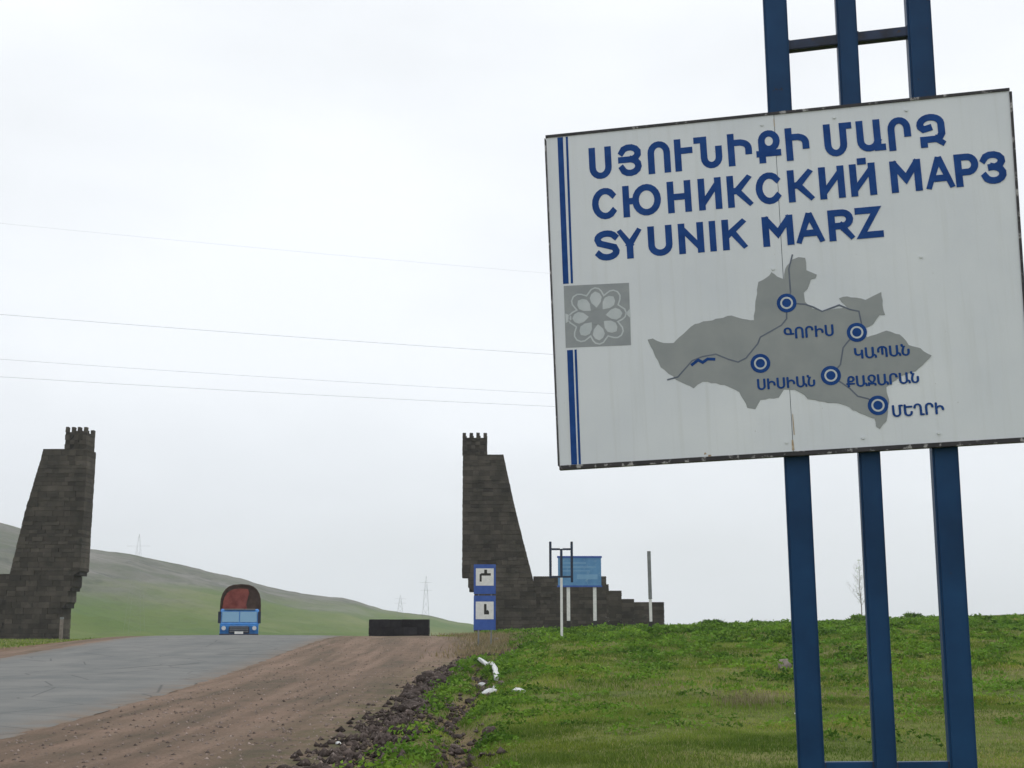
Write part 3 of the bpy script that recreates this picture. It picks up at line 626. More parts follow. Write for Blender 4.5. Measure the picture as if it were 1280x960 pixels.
gate('stone_gate_tower', 104, -1, 'dark stone gate tower left of the road at the edge of the picture', (P(80.5, 560).x, P(107, 560).x, 0, P(0, 540).z),
     dict(inner=None, outer=outerL, step=stepL, z1=P(0, 561).z),
     [(P(10, 740).x, P(-84, 740).x, P(0, 717).z), (P(-84.1, 740).x, P(-100, 740).x, P(0, 734).z), (P(-100.1, 740).x, P(-118, 740).x, P(0, 744).z), (P(-118.1, 740).x, P(-155, 740).x, P(0, 750).z)],
     float(height(-35, 104)), 21)
# white marker post by the left tower
p = at(76, 795, 100); gz = float(height(p.x, 100)); r_ = empty('marker_post', (p.x, 100, gz)); tag(r_, 'short weathered pale stone post at the foot of the left gate tower', 'post')
mb = MB(); mb.box(-.11, .11, -.11, .11, -.2, 1.55); mb.build('shaft', M['pinkstone'], r_, bevel=.02)
mb = MB(); mb.box(-.12, .12, -.12, .12, 1.552, 1.72); mb.build('cap', M['steel'], r_, bevel=.02)
# dark barrier across the gravel lane
pa, pb = at(460.5, 793, 77), at(536, 793, 77); gz = min(float(height(pa.x, 77)), float(height(pb.x, 77)))
r_ = empty('stone_barrier', ((pa.x+pb.x)/2, 77, gz)); tag(r_, 'low black stone barrier across the gravel lane between the truck and the service sign', 'barrier')
zt = at(0, 774, 77).z-gz; W = (pb.x-pa.x); nrow = 3; hr = (zt+.3)/nrow
mb = MB(); mb.box(-W/2+.04, W/2-.04, .06, .9, -.5, zt-.05, .2); mb.build('core', M['mortar'], r_)
for k in range(nrow):
    x = -W/2; z = -.3+k*hr
    while x < W/2-.05:
        w = min(random.uniform(.5, .8), W/2-x); w = W/2-x if W/2-x-w < .25 else w
        mb = MB(); mb.box(x+.01, x+w-.01, random.uniform(0, .04), .95, z+.01, z+hr-.01, random.random(), .008); mb.build('block', M['block'], r_, bevel=.015); x += w

# ------------------------------------------------------------------ blue service sign
p = at(606, 788, 58); gz = float(height(p.x, p.y)); r_ = empty('service_sign', (p.x, p.y, gz)); tag(r_, 'tall blue service sign with two white pictogram squares in front of the right gate tower', 'sign')
S = 58/1580; zz = lambda y: at(606, y, 58).z-gz; xx = lambda x: (x-606)*S
for sx in (-.28, .28):
    mb = MB(); mb.tube([(sx, .06, -.3), (sx, .06, zz(706))], .035, 8); mb.build('post', M['steel'], r_)
for (ya, yb, wa, wb) in ((705.5, 742.5, 710.5, 732), (744.5, 787.5, 752, 774)):
    mb = MB(); mb.box(xx(592.5), xx(619), 0, .025, zz(yb), zz(ya)); pn = mb.build('panel', M['signblue'], r_, bevel=.004)
    mb = MB(); mb.box(xx(595), xx(616.5), -.004, .001, zz(wb), zz(wa)); mb.build('white_square', M['white'], pn)
    mb = MB()
    if ya < 720:      # tap pictogram
        mb.box(xx(601), xx(613), -.008, -.002, zz(719.5), zz(716.5)); mb.box(xx(605), xx(608.5), -.0085, -.002, zz(716.8), zz(712)); mb.box(xx(599.5), xx(602), -.009, -.002, zz(727), zz(717.5)); 
    else:
        mb.box(xx(605), xx(608), -.008, -.002, zz(768), zz(755)); mb.prism([(xx(605.2), zz(768)), (xx(611), zz(768)), (xx(611), zz(764.5)), (xx(609), zz(762)), (xx(607.5), zz(764))], -.0085, -.002)
    mb.build('pictogram', M['black'], pn)
# ------------------------------------------------------------------ bare H frame in front of the billboard
p = at(702, 794, 50); gz = float(height(p.x, p.y)); r_ = empty('sign_frame', (p.x, p.y, gz)); tag(r_, 'empty dark sign frame of upright bars on one pale leg, left of the blue billboard', 'sign frame')
S = 50/1590; zz = lambda y: at(702, y, 50).z-gz; xx = lambda x: (x-702)*S
for x, ya, yb in ((689, 677, 723), (702.3, 686, 722), (715, 677, 728)):
    mb = MB(); mb.box(xx(x-1.5), xx(x+1.5), -.04, .04, zz(yb), zz(ya)); mb.build('upright', M['dark_bar'], r_, bevel=.008)
for a, b2, y in ((690.6, 700.7, 686.5), (703.9, 713.4, 686.5), (690.6, 700.7, 721), (703.9, 713.4, 721)):
    mb = MB(); mb.box(xx(a), xx(b2), -.03, .03, zz(y+1.2), zz(y-1.2)); mb.build('crossbar', M['dark_bar'], r_)
mb = MB(); mb.box(xx(700.7), xx(703.7), -.042, .042, -.3, zz(722.2)); mb.build('leg', M['white'], r_, bevel=.008)
# ------------------------------------------------------------------ blue billboard
p = at(727, 787, 75); gz = float(height(p.x, p.y)); r_ = empty('billboard', (p.x, p.y, gz)); tag(r_, 'pale blue billboard on two white legs with black feet, in front of the stepped wall', 'billboard')
S = 75/1590; zz = lambda y: at(727, y, 75).z-gz; xx = lambda x: (x-727)*S
mb = MB(); mb.box(xx(699), xx(751.5), 0, .05, zz(732.5), zz(695.5)); bp = mb.build('panel', M['bbblue'], r_, bevel=.006)
for a, b2, c, d in ((698, 752.5, 697.5, 695), (698, 752.5, 733.8, 731.8)):
    mb = MB(); mb.box(xx(a), xx(b2), -.02, .07, zz(c), zz(d)); mb.build('frame_rail', M['signblue'], bp)
mb = MB()
for (a, b2, y0, y1) in ((704, 733, 703, 704.5), (704, 745, 708, 709.5), (704, 738, 713, 714.2), (722, 747, 718, 724)): mb.box(xx(a), xx(b2), -.006, .001, zz(y1), zz(y0))
mb.build('faded_print', worn('pale_blue_print', (.16, .33, .52), (.2, .38, .56), None, 2, .5), bp)
for x in (711.5, 743.5):
    mb = MB(); mb.box(xx(x-2), xx(x+2), .055, .2, zz(776), zz(700)); lg = mb.build('leg', M['white'], r_, bevel=.01)
    mb = MB(); mb.box(xx(x-2.2), xx(x+2.2), .045, .21, -.35, zz(776.1)); mb.build('foot', M['black'], lg, bevel=.01)
# ------------------------------------------------------------------ lone banded post
p = at(814, 788, 74); gz = float(height(p.x, p.y)); r_ = empty('banded_post', (p.x, p.y, gz), 0); tag(r_, 'thin pole, grey above and white below, at the stepped wall end', 'pole')
zz = lambda y: at(814, y, 74).z-gz; r_.rotation_euler = (0, math.radians(-.6), 0)
for nm, ya, yb, w, mt in (('top_section', 689, 749, .095, 'steel'), ('white_section', 749.1, 777, .075, 'white'), ('foot', 777.1, 800, .14, 'black')):
    mb = MB(); mb.box(-w, w, -w, w, zz(yb), zz(ya)); mb.build(nm, M[mt], r_, bevel=.012)

# ------------------------------------------------------------------ truck coming over the crest
ty = 81.0; p = at(300.5, 795, ty); gz = float(curve(np.array(ty), ROADP))+.07
r_ = empty('canvas_truck', (p.x-.1, ty, gz)); tag(r_, 'old blue truck with a high rounded canvas load cover coming over the crest', 'truck')
TW = 1.20
r_.rotation_euler = (0, 0, math.radians(10.6))
top = at(0, 730, ty).z-gz; wsb = at(0, 778, ty).z-gz; wst = at(0, 765, ty).z-gz; cabt = at(0, 761, ty).z-gz; bumper = at(0, 792, ty).z-gz; hood = at(0, 781, ty).z-gz
mb = MB(); mb.prism([(.0, bumper), (-.12, hood), (.02, wsb), (.22, cabt-.1), (.35, cabt), (2.0, cabt), (2.0, bumper-.1), (0.0, bumper-.1)], -1.16, 1.16, plane='yz')
cab = mb.build('cab', M['cab'], r_, bevel=.05, smooth=False)
for s in (-1, 1):
    mb = MB(); mb.prism([(-.0, wsb+.02), (.20, wst+.02), (.24, wst+.0), (.04, wsb)], s*.03, s*1.05, plane='yz'); o = mb.build('windscreen', M['glass'], cab); o.location = (0, -.03, 0)
    mb = MB(); mb.prism([(s*(.92+.13*math.cos(k*PI/8)), bumper+.33+.13*math.sin(k*PI/8)) for k in range(16)], -.19, -.02); mb.build('headlight', M['lamp'], cab)
    mb = MB(); mb.box(s*1.2-.09, s*1.2+.09, -.02, .04, wsb-.05, wst+.02); mb.tube([(s*1.1, .15, wst), (s*1.2, .02, wst)], .015, 6); mb.build('mirror', M['cabdark'], cab)
mb = MB(); mb.box(-.62, .62, -.17, -.06, bumper+.02, hood-.12); gr = mb.build('grille', M['cabdark'], cab, bevel=.02)
mb = MB()
for k in range(4): mb.box(-.56, .56, -.19, -.172, bumper+.10+k*.11, bumper+.14+k*.11)
mb.build('grille_bar', M['steel'], gr)
mb = MB(); mb.box(-1.18, 1.18, -.26, -.12, bumper-.22, bumper-.0); bmp_ = mb.build('bumper', M['cabdark'], r_, bevel=.02)
mb = MB(); mb.box(-.26, .26, -.275, -.262, bumper-.02, bumper+.13); mb.build('number_plate', M['white'], bmp_)
mb = MB(); mb.box(-.95, .95, .15, .35, wst+.14, wst+.20); mb.build('roof_rack', M['steel'], cab)
mb = MB(); mb.box(-.42, .42, .3, 8.2, .62, .92); mb.build('chassis', M['black'], r_)
for yy in (.95, 5.3, 6.7):
    for s in (-1, 1):
        mb = MB(); mb.prism([(yy+.50*math.cos(k*PI/12), .50+.50*math.sin(k*PI/12)) for k in range(24)], s*.82, s*1.12, plane='yz'); wh = mb.build('wheel', M['tyre'], r_, bevel=.03)
        mb = MB(); mb.prism([(yy+.27*math.cos(k*PI/8), .50+.27*math.sin(k*PI/8)) for k in range(16)], s*1.06, s*1.135, plane='yz'); mb.build('rim', M['steel'], wh)
mb = MB(); mb.box(-TW, TW, 2.15, 8.4, .95, 1.5); mb.build('cargo_bed', M['cab'], r_, bevel=.02)
# domed canvas: rounded arch section, cloth sagging between hoops
def arch(s=1.0, drop=0):
    pts = [(-TW*s, 1.5)]
    for k in range(13):
        a = PI-PI*k/12; ca, sa = math.cos(a), math.sin(a)
        pts.append((TW*s*math.copysign(abs(ca)**.72, ca), top-1.30+drop+(1.30*s)*abs(sa)**.8))
    return pts+[(TW*s, 1.5)]
mb = MB(); secs = [arch(1-.012*(k % 2), 0) for k in range(15)]; n = len(secs[0])
V = []; F = []
for k, s_ in enumerate(secs): V += [(a+random.uniform(-.012, .012), 2.2+k*6.2/14, b2+random.uniform(-.015, .015)) for a, b2 in s_]
for k in range(14):
    for j in range(n-1): F.append((k*n+j, k*n+j+1, (k+1)*n+j+1, (k+1)*n+j))
F.append(tuple(range(n))[::-1]); F.append(tuple(14*n+j for j in range(n)))
mb.add(V, F); cov = mb.build('canvas_cover', M['tarp_green'], r_)
fa = [q for q in arch(.93) if q[0] <= .55]; fa = fa+[(.50, top-.35), (.34, 2.3), (.45, 1.9), (.38, 1.5)]
mb = MB(); mb.prism([(a, max(b2-.12, 1.5)) for a, b2 in fa], 2.12, 2.19); mb.build('front_flap', M['tarp_red'], cov)
mb = MB(); ribbon(mb, arch(1.02), .09, 2.08, 2.3, 0); mb.build('hoop', M['tarp_green'], cov)

# ------------------------------------------------------------------ rubble row, loose stones, rubbish
def rock_mesh(name, sd, jag=.3, sub_=2):
    bm = bmesh.new(); bmesh.ops.create_icosphere(bm, subdivisions=sub_, radius=.5); r2 = random.Random(sd)
    off = [Vector((r2.uniform(-1, 1), r2.uniform(-1, 1), r2.uniform(-1, 1))).normalized() for _ in range(9)]; dd = [r2.uniform(.28, .46) for _ in off]
    for v in bm.verts:
        for n_, d_ in zip(off, dd):
            k = v.co.dot(n_)
            if k > d_: v.co -= n_*(k-d_)*.95
        v.co *= 1+r2.uniform(-jag, jag)*.25
    me = bpy.data.meshes.new(name); bm.to_mesh(me); bm.free()
    a = me.attributes.new('tone', 'FLOAT', 'POINT'); tn = r2.random(); a.data.foreach_set('value', [tn]*len(me.vertices)); return me
clods = [rock_mesh('earth_clod', 50+k) for k in range(9)]
for me in clods: me.materials.append(M['clod'])
nclod = 0
for k in range(210):
    y = 13.2+(k/190)**1.25*33+random.uniform(-.3, .3); v = float(verge_r(y)); x = v-.02+random.gauss(0, .15)+.16*math.sin(y*.8)+.12*math.sin(y*.31)
    s = random.choice((.09, .12, .16, .22, .34))*random.uniform(.8, 1.2)
    s *= .35+.9*float(ss(.25, .65, vnoise(y, 0, 1.8, 60)))
    o = link('earth_clod', clods[k % 9], M['clod']); z = float(height(x, y))
    o.location = (x, y, z+s*.18); o.scale = (s*random.uniform(.9, 1.5), s*random.uniform(.8, 1.3), s*random.uniform(.6, .95)); o.rotation_euler = (random.uniform(-.5, .5), random.uniform(-.5, .5), random.uniform(0, 6.3))
    tag(o, 'dark clod of dug-up earth in the rubble row between gravel and grass', 'clod', 'earth clods along the grass edge')
for k in range(64):
    y = 15+(k/64)**.9*36+random.uniform(-.4, .4); x = float(ditch_x(y))+random.gauss(0, .16); s = random.uniform(.08, .22)*(.8+y/70)
    if k % 5 == 0: y = random.uniform(47, 54); x = random.uniform(-2.2, 1.2)
    o = link('earth_clod', clods[(k*5) % 9], M['clod']); o.location = (x, y, float(height(x, y))+s*.15); o.scale = (s*random.uniform(.9, 1.5), s, s*.75); o.rotation_euler = (random.uniform(-.5, .5), 0, random.uniform(0, 6.3))
    tag(o, 'small dark clod of earth lying in the shallow ditch inside the grass', 'clod', 'earth clods in the ditch')
def scatter_tets(n, xf, yf, smin, smax, seed, lift=.3):
    r2 = np.random.RandomState(seed); y = yf(r2, n); x = xf(r2, y); s = r2.uniform(0, 1, n)**2.2*(smax-smin)+smin
    z = height(x, y)
    base = np.array([(1, 0, 0), (-.5, .87, 0), (-.5, -.87, 0), (.1, .05, .8), (0, 0, -.6)]); F0 = np.array([(0, 1, 3), (1, 2, 3), (2, 0, 3), (1, 0, 4), (2, 1, 4), (0, 2, 4)])
    a = r2.uniform(0, 6.28, n); ca, sa = np.cos(a), np.sin(a); V = np.zeros((n, 5, 3))
    jb = base[None]*(1+r2.uniform(-.35, .35, (n, 5, 1)))
    V[:, :, 0] = x[:, None]+s[:, None]*(jb[:, :, 0]*ca[:, None]-jb[:, :, 1]*sa[:, None]); V[:, :, 1] = y[:, None]+s[:, None]*(jb[:, :, 0]*sa[:, None]+jb[:, :, 1]*ca[:, None]); V[:, :, 2] = z[:, None]+s[:, None]*(jb[:, :, 2]+lift)
    F = (F0[None]+5*np.arange(n)[:, None, None]).reshape(-1, 3); tone = np.repeat(r2.rand(n), 5); return V.reshape(-1, 3), F, tone
V, F, T = scatter_tets(9000, lambda r, y: road_r(y)+.1+(verge_r(y)-road_r(y)-.1)*r.rand(len(y)), lambda r, n: 11+r.rand(n)**1.5*58, .008, .042, 5)
tag(link('gravel_stones', mesh_np('gravel_stones', V, F, T), worn('gravel_stone', (.10, .075, .065), (.25, .2, .17), None, 9, .95, coord='pos', tonegain=.5)), 'loose reddish and grey stones scattered over the gravel shoulder', 'gravel', kind='stuff')
V, F, T = scatter_tets(1100, lambda r, y: ditch_x(y)+r.normal(0, .2, len(y)), lambda r, n: 13+r.rand(n)*40, .02, .09, 16)
tag(link('ditch_soil', mesh_np('ditch_soil', V, F, T), M['clod']), 'loose dark soil along the bottom of the shallow ditch', 'loose earth', kind='stuff')
V, F, T = scatter_tets(3200, lambda r, y: verge_r(y)+.05+r.normal(0, .33, len(y)), lambda r, n: 12+r.rand(n)**1.3*40, .02, .10, 6)
tag(link('earth_crumbs', mesh_np('earth_crumbs', V, F, T), M['clod']), 'crumbled dark earth along the edge of the gravel', 'loose earth', kind='stuff')
def rubbish(name, px, py, size, mat, label, cat, sd, flat=.5):
    p = on_ground(px, py); o = link(name, rock_mesh(name, sd, .5), mat); o.location = (p.x, p.y, p.z+size[2]*.3); o.scale = size; o.rotation_euler = (.1, -.1, sd); tag(o, label, cat); return o
rubbish('plastic_bag', 650, 866, (.34, .22, .12), M['plastic'], 'small pale plastic bag lying in the grass right of the broken white pipe', 'rubbish', 3)
rubbish('field_stone', 980, 838, (.42, .34, .34), M['pinkstone'], 'pinkish stone in the field beside the left blue post', 'stone', 4)
rubbish('pale_stone', 423, 932, (.12, .09, .07), M['plastic'], 'small pale stone on the gravel left of the rubble row', 'stone', 5)
rubbish('pale_rubble', 621, 802, (.38, .3, .24), M['pinkstone'], 'pale lump of rubble below the blue service sign', 'stone', 6)
rubbish('paper_scrap', 994, 894, (.06, .05, .04), M['plastic'], 'tiny white scrap in the grass at the left blue post', 'rubbish', 8)
p0, p1, p2 = on_ground(597, 829), on_ground(619, 838), on_ground(621, 853)
r_ = empty('broken_pipe', p0); tag(r_, 'broken white pipe lying at the head of the rubble row', 'pipe')
L0 = lambda p, dz=0: tuple(Vector(p)-p0+Vector((0, 0, dz)))
for nm, qa, qb, fa_, fb_ in (('long_piece', p0, p1, 0, .62), ('short_piece', p0, p1, .68, 1.0), ('shard', p1, p2, .05, .45), ('shard', p1, p2, .6, 1.0)):
    a, b2 = qa.lerp(qb, fa_), qa.lerp(qb, fb_); off_ = Vector((random.uniform(-.06, .06), random.uniform(-.1, .1), 0)); mb = MB()
    mb.tube([L0(a, .12)+off_ if False else tuple(Vector(L0(a, .13))+off_), tuple(Vector(L0(a.lerp(b2, .5), .11))+off_*.4), L0(b2, .06)], [.05, .078, .055], 7)
    mb.v = [tuple(c+random.uniform(-.018, .018) for c in v_) for v_ in mb.v]; mb.build(nm, M['plastic'], r_)
for k, (px, py, s) in enumerate(((604, 858, .24), (612, 868, .28), (622, 862, .22))):
    rubbish('white_rubble', px, py, (s*1.4, s, s*.6), M['plastic'], 'white broken lump, %s of the three below the broken pipe' % ('leftmost', 'middle', 'rightmost')[k], 'rubble', 12+k)

# ------------------------------------------------------------------ grass
def blades(n, x, y, h, w, seed, lean=.5):
    r2 = np.random.RandomState(seed); a = r2.uniform(0, 2*PI, n); la = r2.uniform(0, 2*PI, n); ll = r2.uniform(0, lean, n)*h
    z = height(x, y)-.01; dx, dy = np.cos(a)*w/2, np.sin(a)*w/2; V = np.zeros((n, 5, 3))
    mx_, my_ = x+np.cos(la)*ll*.35, y+np.sin(la)*ll*.35
    V[:, 0] = np.stack([x-dx, y-dy, z], -1); V[:, 1] = np.stack([x+dx, y+dy, z], -1)
    V[:, 2] = np.stack([mx_+dx*.75, my_+dy*.75, z+h*.6], -1); V[:, 3] = np.stack([mx_-dx*.75, my_-dy*.75, z+h*.6], -1)
    V[:, 4] = np.stack([x+np.cos(la)*ll, y+np.sin(la)*ll, z+h], -1)
    k = 5*np.arange(n)[:, None]; F = np.concatenate([np.concatenate([k, k+1, k+2], 1), np.concatenate([k, k+2, k+3], 1), np.concatenate([k+3, k+2, k+4], 1)])
    return V.reshape(-1, 3), F
def field_points(n, seed, y0, y1, p, xl, xr):
    r2 = np.random.RandomState(seed); y = y0+(y1-y0)*r2.rand(n)**p; a = xl(y); b2 = xr(y); x = a+(b2-a)*r2.rand(n); return r2, x, y
allV, allF, allT, off = [], [], [], 0
def add_grass(n, seed, y0, y1, p, xl, xr, h0, w0, thr, lean=.9):
    global off
    r2, x, y = field_points(n, seed, y0, y1, p, xl, xr)
    c = fbm(x, y, 1.6, 70); c2 = fbm(x, y, .45, 74); edge = ss(.25, .95, x-verge_r(y)+(vnoise(x, y, 1.1, 91)-.5)*1.5) if thr is None else 1.0
    keep = (r2.rand(n) < (.30+.70*ss(.30, .62, c))*edge*(1-.88*np.exp(-((x-ditch_x(y))/.22)**2)*(y < 52)*(thr is None))); x, y, c, c2 = x[keep], y[keep], c[keep], c2[keep]; n = len(x)
    h = h0*(.55+.75*ss(.4, .75, c)*ss(.3, .7, c2)+.45*r2.rand(n)); w = w0*(.6+.8*r2.rand(n))*np.clip(y/16, .8, 4.5)
    V, F = blades(n, x, y, h, w, seed+1, lean)
    dryness = ss(.46, .66, fbm(x, y, 3.4, 84))*.45
    t_ = np.clip(.10+.60*ss(.35, .7, fbm(x, y, 1.9, 80))+.45*(r2.rand(n)-.45)+(r2.rand(n) < .05+dryness*.5)*.7, 0, 1)
    allV.append(V); allF.append(F+off); allT.append(np.repeat(t_, 5)); off += len(V)
add_grass(260000, 1, 10.5, 24, .8, lambda y: verge_r(y)-.1, lambda y: .44*y+2.5, .055, .009, None)
add_grass(190000, 2, 22, 50, .8, lambda y: verge_r(y)-.1, lambda y: .44*y+4, .080, .011, None)
add_grass(120000, 3, 46, 118, .9, lambda y: np.where(y < 70, verge_r(y), -4.), lambda y: .46*y+6, .09, .012, 0)
add_grass(22000, 4, 50, 118, .8, lambda y: road_l(y)-1.8-.35*y, lambda y: road_l(y)-1.9+0*y, .10, .012, 0)
gobj = link('meadow_grass', mesh_np('meadow_grass', np.concatenate(allV), np.concatenate(allF), np.concatenate(allT)), M['grass'])
tag(gobj, 'short green meadow grass with darker clumps on the rising field', 'grass', kind='stuff')
# leafy weed clumps (broader leaves), densest in the middle distance and along the ditch
r2 = np.random.RandomState(33); cl = []
for k in range(2300):
    y = 17+r2.rand()**.7*75; x = float(verge_r(y))+1.2+r2.rand()**1.4*(.42*y+3)
    if r2.rand() < .25: y = 13+r2.rand()*32; x = float(verge_r(y))+.45+r2.rand()*1.5
    cl.append((x, y, r2.uniform(.12, .36)*(.85+y/120)*(.7+.6*float(vnoise(x, y, 5, 90)))))
cl = [q for q in cl if not (q[1] < 52 and abs(q[0]-float(ditch_x(q[1]))) < .30+q[2]*.6) and not (q[0] < float(ditch_x(q[1])) and q[1] < 52 and r2.rand() < .45)]
cen, siz, ton = [], [], []
for x, y, s in cl:
    m_ = int(60*min(s/.3, 1.6)); th = r2.uniform(0, 2*PI, m_); ph = np.arccos(r2.uniform(.05, 1, m_)); rr_ = s*r2.uniform(.75, 1.08, m_)
    fl = r2.uniform(.28, .5); lx = x+rr_*np.sin(ph)*np.cos(th)*1.25; ly = y+rr_*np.sin(ph)*np.sin(th); lz = rr_*np.cos(ph)*fl*(1+.35*np.sin(3*th+x))
    cen.append(np.stack([lx, ly, height(lx, ly)+lz], -1)); siz.append(np.full(m_, .045*np.clip(y/26, .8, 2.2))); ton.append(np.clip(r2.uniform(0, .55)+.4*r2.rand(m_), 0, .95))
cen, siz, ton = np.concatenate(cen), np.concatenate(siz), np.concatenate(ton); n = len(cen); d1 = r2.normal(0, 1, (n, 3)); d1[:, 2] = abs(d1[:, 2])*.6; d1 /= np.linalg.norm(d1, axis=1)[:, None]
d2 = np.cross(d1, r2.normal(0, 1, (n, 3))); d2 /= np.linalg.norm(d2, axis=1)[:, None]; q_ = siz[:, None]*(.7+.7*r2.rand(n)[:, None])
V = np.stack([cen-d2*q_*.5, cen+d1*q_*1.3, cen+d2*q_*.5, cen-d1*q_*.6], 1).reshape(-1, 3); F = np.arange(4*n).reshape(-1, 4)[:, [0, 3, 2, 1]]
tag(link('weeds', mesh_np('weeds', V, F, np.repeat(ton, 4)), M['weed']), 'darker leafy weeds growing in low clumps through the meadow grass', 'weeds', kind='stuff')
# a patch of dry stalks in the field
p = on_ground(938, 882); n = 420; x = p.x+r2.normal(0, .35, n); y = p.y+r2.normal(0, .5, n)
V, F = blades(n, x, y, r2.uniform(.08, .26, n), .012*np.ones(n), 36, .9)
tag(link('dry_tuft', mesh_np('dry_tuft', V, F, np.repeat(r2.rand(n), 5)), M['dry']), 'patch of dry brown stalks in the grass left of the blue posts', 'dry grass', kind='stuff')
# ragged verge plants at the end of the gravel
n = 5200; y = 50+r2.rand(n)*34; x = verge_r(y)+r2.normal(.2, .9, n)
V, F = blades(n, x, y, r2.uniform(.06, .3, n), .03*np.ones(n), 37, .9)
tag(link('verge_weeds', mesh_np('verge_weeds', V, F, np.repeat(r2.rand(n)*.9, 5)), M['dry']), 'ragged brownish weeds where the gravel lane meets the field', 'weeds', kind='stuff')

# ------------------------------------------------------------------ shrubs on the skyline and a thin bare tree
def shrub(px, py, Y, w, h, label, sd, dark=True):
    p = at(px, py, Y); gz = float(height(p.x, Y)); r_ = empty('shrub', (p.x, Y, gz)); tag(r_, label, 'shrub', 'small shrubs on the skyline')
    r3 = np.random.RandomState(sd); n = 700; th = r3.uniform(0, 2*PI, n); rr_ = r3.rand(n)**.5; zc = r3.rand(n)
    x = np.cos(th)*rr_*w/2*(1-.55*zc)+w*.12*np.sin(9*zc+sd); y = np.sin(th)*rr_*w/2*(1-.5*zc); z = zc**1.2*h; s = .10
    V = np.stack([np.stack([x, y, z], -1)+r3.normal(0, s, (n, 3)) for _ in range(3)], 1).reshape(-1, 3); F = np.arange(3*n).reshape(-1, 3)
    link('foliage', mesh_np('foliage', V, F, np.repeat(r3.rand(n)*.7, 3)), M['weed'], r_)
    mb = MB()
    for k in range(6): a = r3.uniform(0, 6.28); mb.tube([(0, 0, -.1), (math.cos(a)*w*.2, math.sin(a)*w*.2, h*.6), (math.cos(a)*w*.33, math.sin(a)*w*.3, h*(1+.5*r3.rand()))], [.03, .02, .006], 5)
    mb.build('stem', M['bark'], r_)
shrub(1072, 772, 92, 1.9, .42, 'low dark shrub on the skyline left of the middle blue post', 1)
shrub(1141, 768, 92, 1.7, .40, 'low dark shrub on the skyline between the middle and right blue posts', 2)
shrub(948, 783, 88, 1.8, .3, 'flat shrub on the skyline left of the left blue post', 3)
shrub(893, 783, 86, 2.4, .38, 'flat shrub on the skyline right of the stepped wall', 4)
def tree(px, Y, H, label, sd):
    p = at(px, 772, Y); gz = float(height(p.x, Y)); r_ = empty('bare_tree', (p.x, Y, gz)); tag(r_, label, 'tree'); r3 = random.Random(sd); tk = .55
    mb = MB(); mb.tube([(0, 0, -.3), (.05, 0, H*.25), (-.04, .05, H*.55), (.06, 0, H*.95)], [.07, .05, .03, .008], 7); mb.build('trunk', M['bark'], r_)
    mb = MB()
    for k in range(26):
        z = H*r3.uniform(.22, .85); a = r3.uniform(0, 6.28); l = (H-z)*r3.uniform(.25, .5)+.2; b0 = Vector((0, 0, z)); e0 = b0+Vector((math.cos(a)*l*.7, math.sin(a)*l*.7, l*.8))
        mb.tube([b0, b0.lerp(e0, .5)+Vector((0, 0, -.05)), e0], [.014, .009, .003], 5)
        for j in range(4):
            q = b0.lerp(e0, r3.uniform(.3, 1)); mb.tube([q, q+Vector((r3.uniform(-.35, .35), r3.uniform(-.35, .35), r3.uniform(.15, .5)))], [.006, .003], 4)
    mb.build('branches', M['bark'], r_)
    n = 260; r4 = np.random.RandomState(sd); zc = r4.uniform(.3, 1, n); c = np.stack([r4.normal(0, .32, n)*(1.2-zc)*1.6, r4.normal(0, .32, n), zc*H], -1)
    V = np.stack([c+r4.normal(0, .035, (n, 3)) for _ in range(3)], 1).reshape(-1, 3)
    link('leaves', mesh_np('leaves', V, np.arange(3*n).reshape(-1, 3), np.repeat(r4.rand(n), 3)), M['weed'], r_)
tree(1077, 128, 6.0, 'thin nearly bare tree beyond the field, hidden partly by the middle blue post', 5)

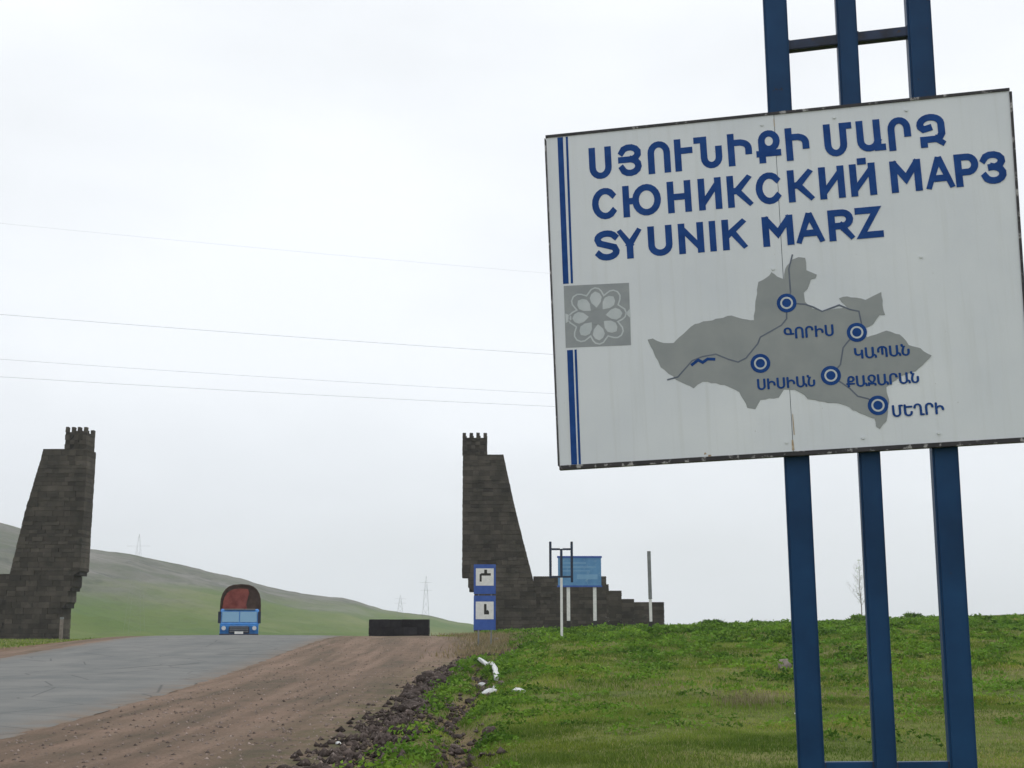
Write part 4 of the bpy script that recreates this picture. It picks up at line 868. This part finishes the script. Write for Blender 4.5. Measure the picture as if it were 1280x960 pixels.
# ------------------------------------------------------------------ pylons and power lines
def pylon(px, py_base, py_top, Y, w, label, k_):
    b0 = at(px, py_base, Y); t0 = at(px, py_top, Y); H = t0.z-b0.z+6; r_ = empty('pylon', (b0.x, Y, b0.z-6)); tag(r_, label, 'pylon', 'lattice pylons of the power line')
    th = .015*Y/300
    for sx in (-1, 1):
        for sy in (-1, 1):
            mb = MB(); mb.tube([(sx*w/2, sy*w/2, 0), (sx*w*.16, sy*w*.16, H*.75), (0.05*sx, .05*sy, H)], th, 4); mb.build('leg', M['steel'], r_)
    mb = MB()
    for q in range(7):
        z0, z1 = H*q/8, H*(q+1)/8; f0, f1 = (w/2*(1-.9*z0/H), w/2*(1-.9*z1/H))
        for s in (-1, 1): mb.tube([(-f0, s*f0, z0), (f1, s*f1, z1)], th*.6, 3); mb.tube([(f0, s*f0, z0), (-f1, s*f1, z1)], th*.6, 3)
    mb.build('bracing', M['steel'], r_)
    for z in (.78, .9):
        mb = MB(); mb.tube([(-w*.6, 0, H*z), (w*.6, 0, H*z)], th, 4); mb.build('crossarm', M['steel'], r_)
pylon(168, 785, 668, 330, 5.0, 'grey lattice pylon on the slope right of the left gate tower', 0)
pylon(532, 778, 720, 420, 3.2, 'small far pylon above the stone barrier', 1)
pylon(500, 775, 744, 700, 5.2, 'smallest and farthest pylon, left of the one above the barrier', 2)
for k, (y0, y1, ra, lb) in enumerate(((393, 443, .009, 'thickest wire, uppermost of the three clear ones'), (449, 492, .007, 'thin wire, middle of the three clear ones'), (471, 508, .008, 'thin wire, lowest of the three clear ones'), (279, 342, .004, 'faint single wire high above the three clear ones'))):
    a, b2 = at(0, y0, 84), at(690, y1, 95); d = b2-a; mb = MB(); pts = []
    for i in range(25):
        f_ = -1.5+i*4.5/24; q = a+d*f_; q.z += .35*((f_-.5)**2-.25)*1.0; pts.append(q)
    mb.tube(pts, ra, 5); tag(mb.build('power_line', M['steel']), 'overhead '+lb, 'power line', 'overhead wires crossing the sky')

# ------------------------------------------------------------------ thin mist: hills pale with distance
mb = MB(); mb.box(-1400, 1300, -95, 1900, -8, 130); hz = mb.build('haze', None)
m = bpy.data.materials.new('haze_air'); m.use_nodes = True; t = m.node_tree; t.nodes.clear(); ou = nd(t, 'ShaderNodeOutputMaterial'); pv = nd(t, 'ShaderNodeVolumePrincipled')
pv.inputs['Color'].default_value = (.93, .95, 1, 1); pv.inputs['Density'].default_value = .00028; pv.inputs['Anisotropy'].default_value = .2
t.links.new(pv.outputs[0], ou.inputs['Volume']); hz.data.materials.append(m); tag(hz, 'thin pale mist in the air over the hills', 'haze', kind='stuff')
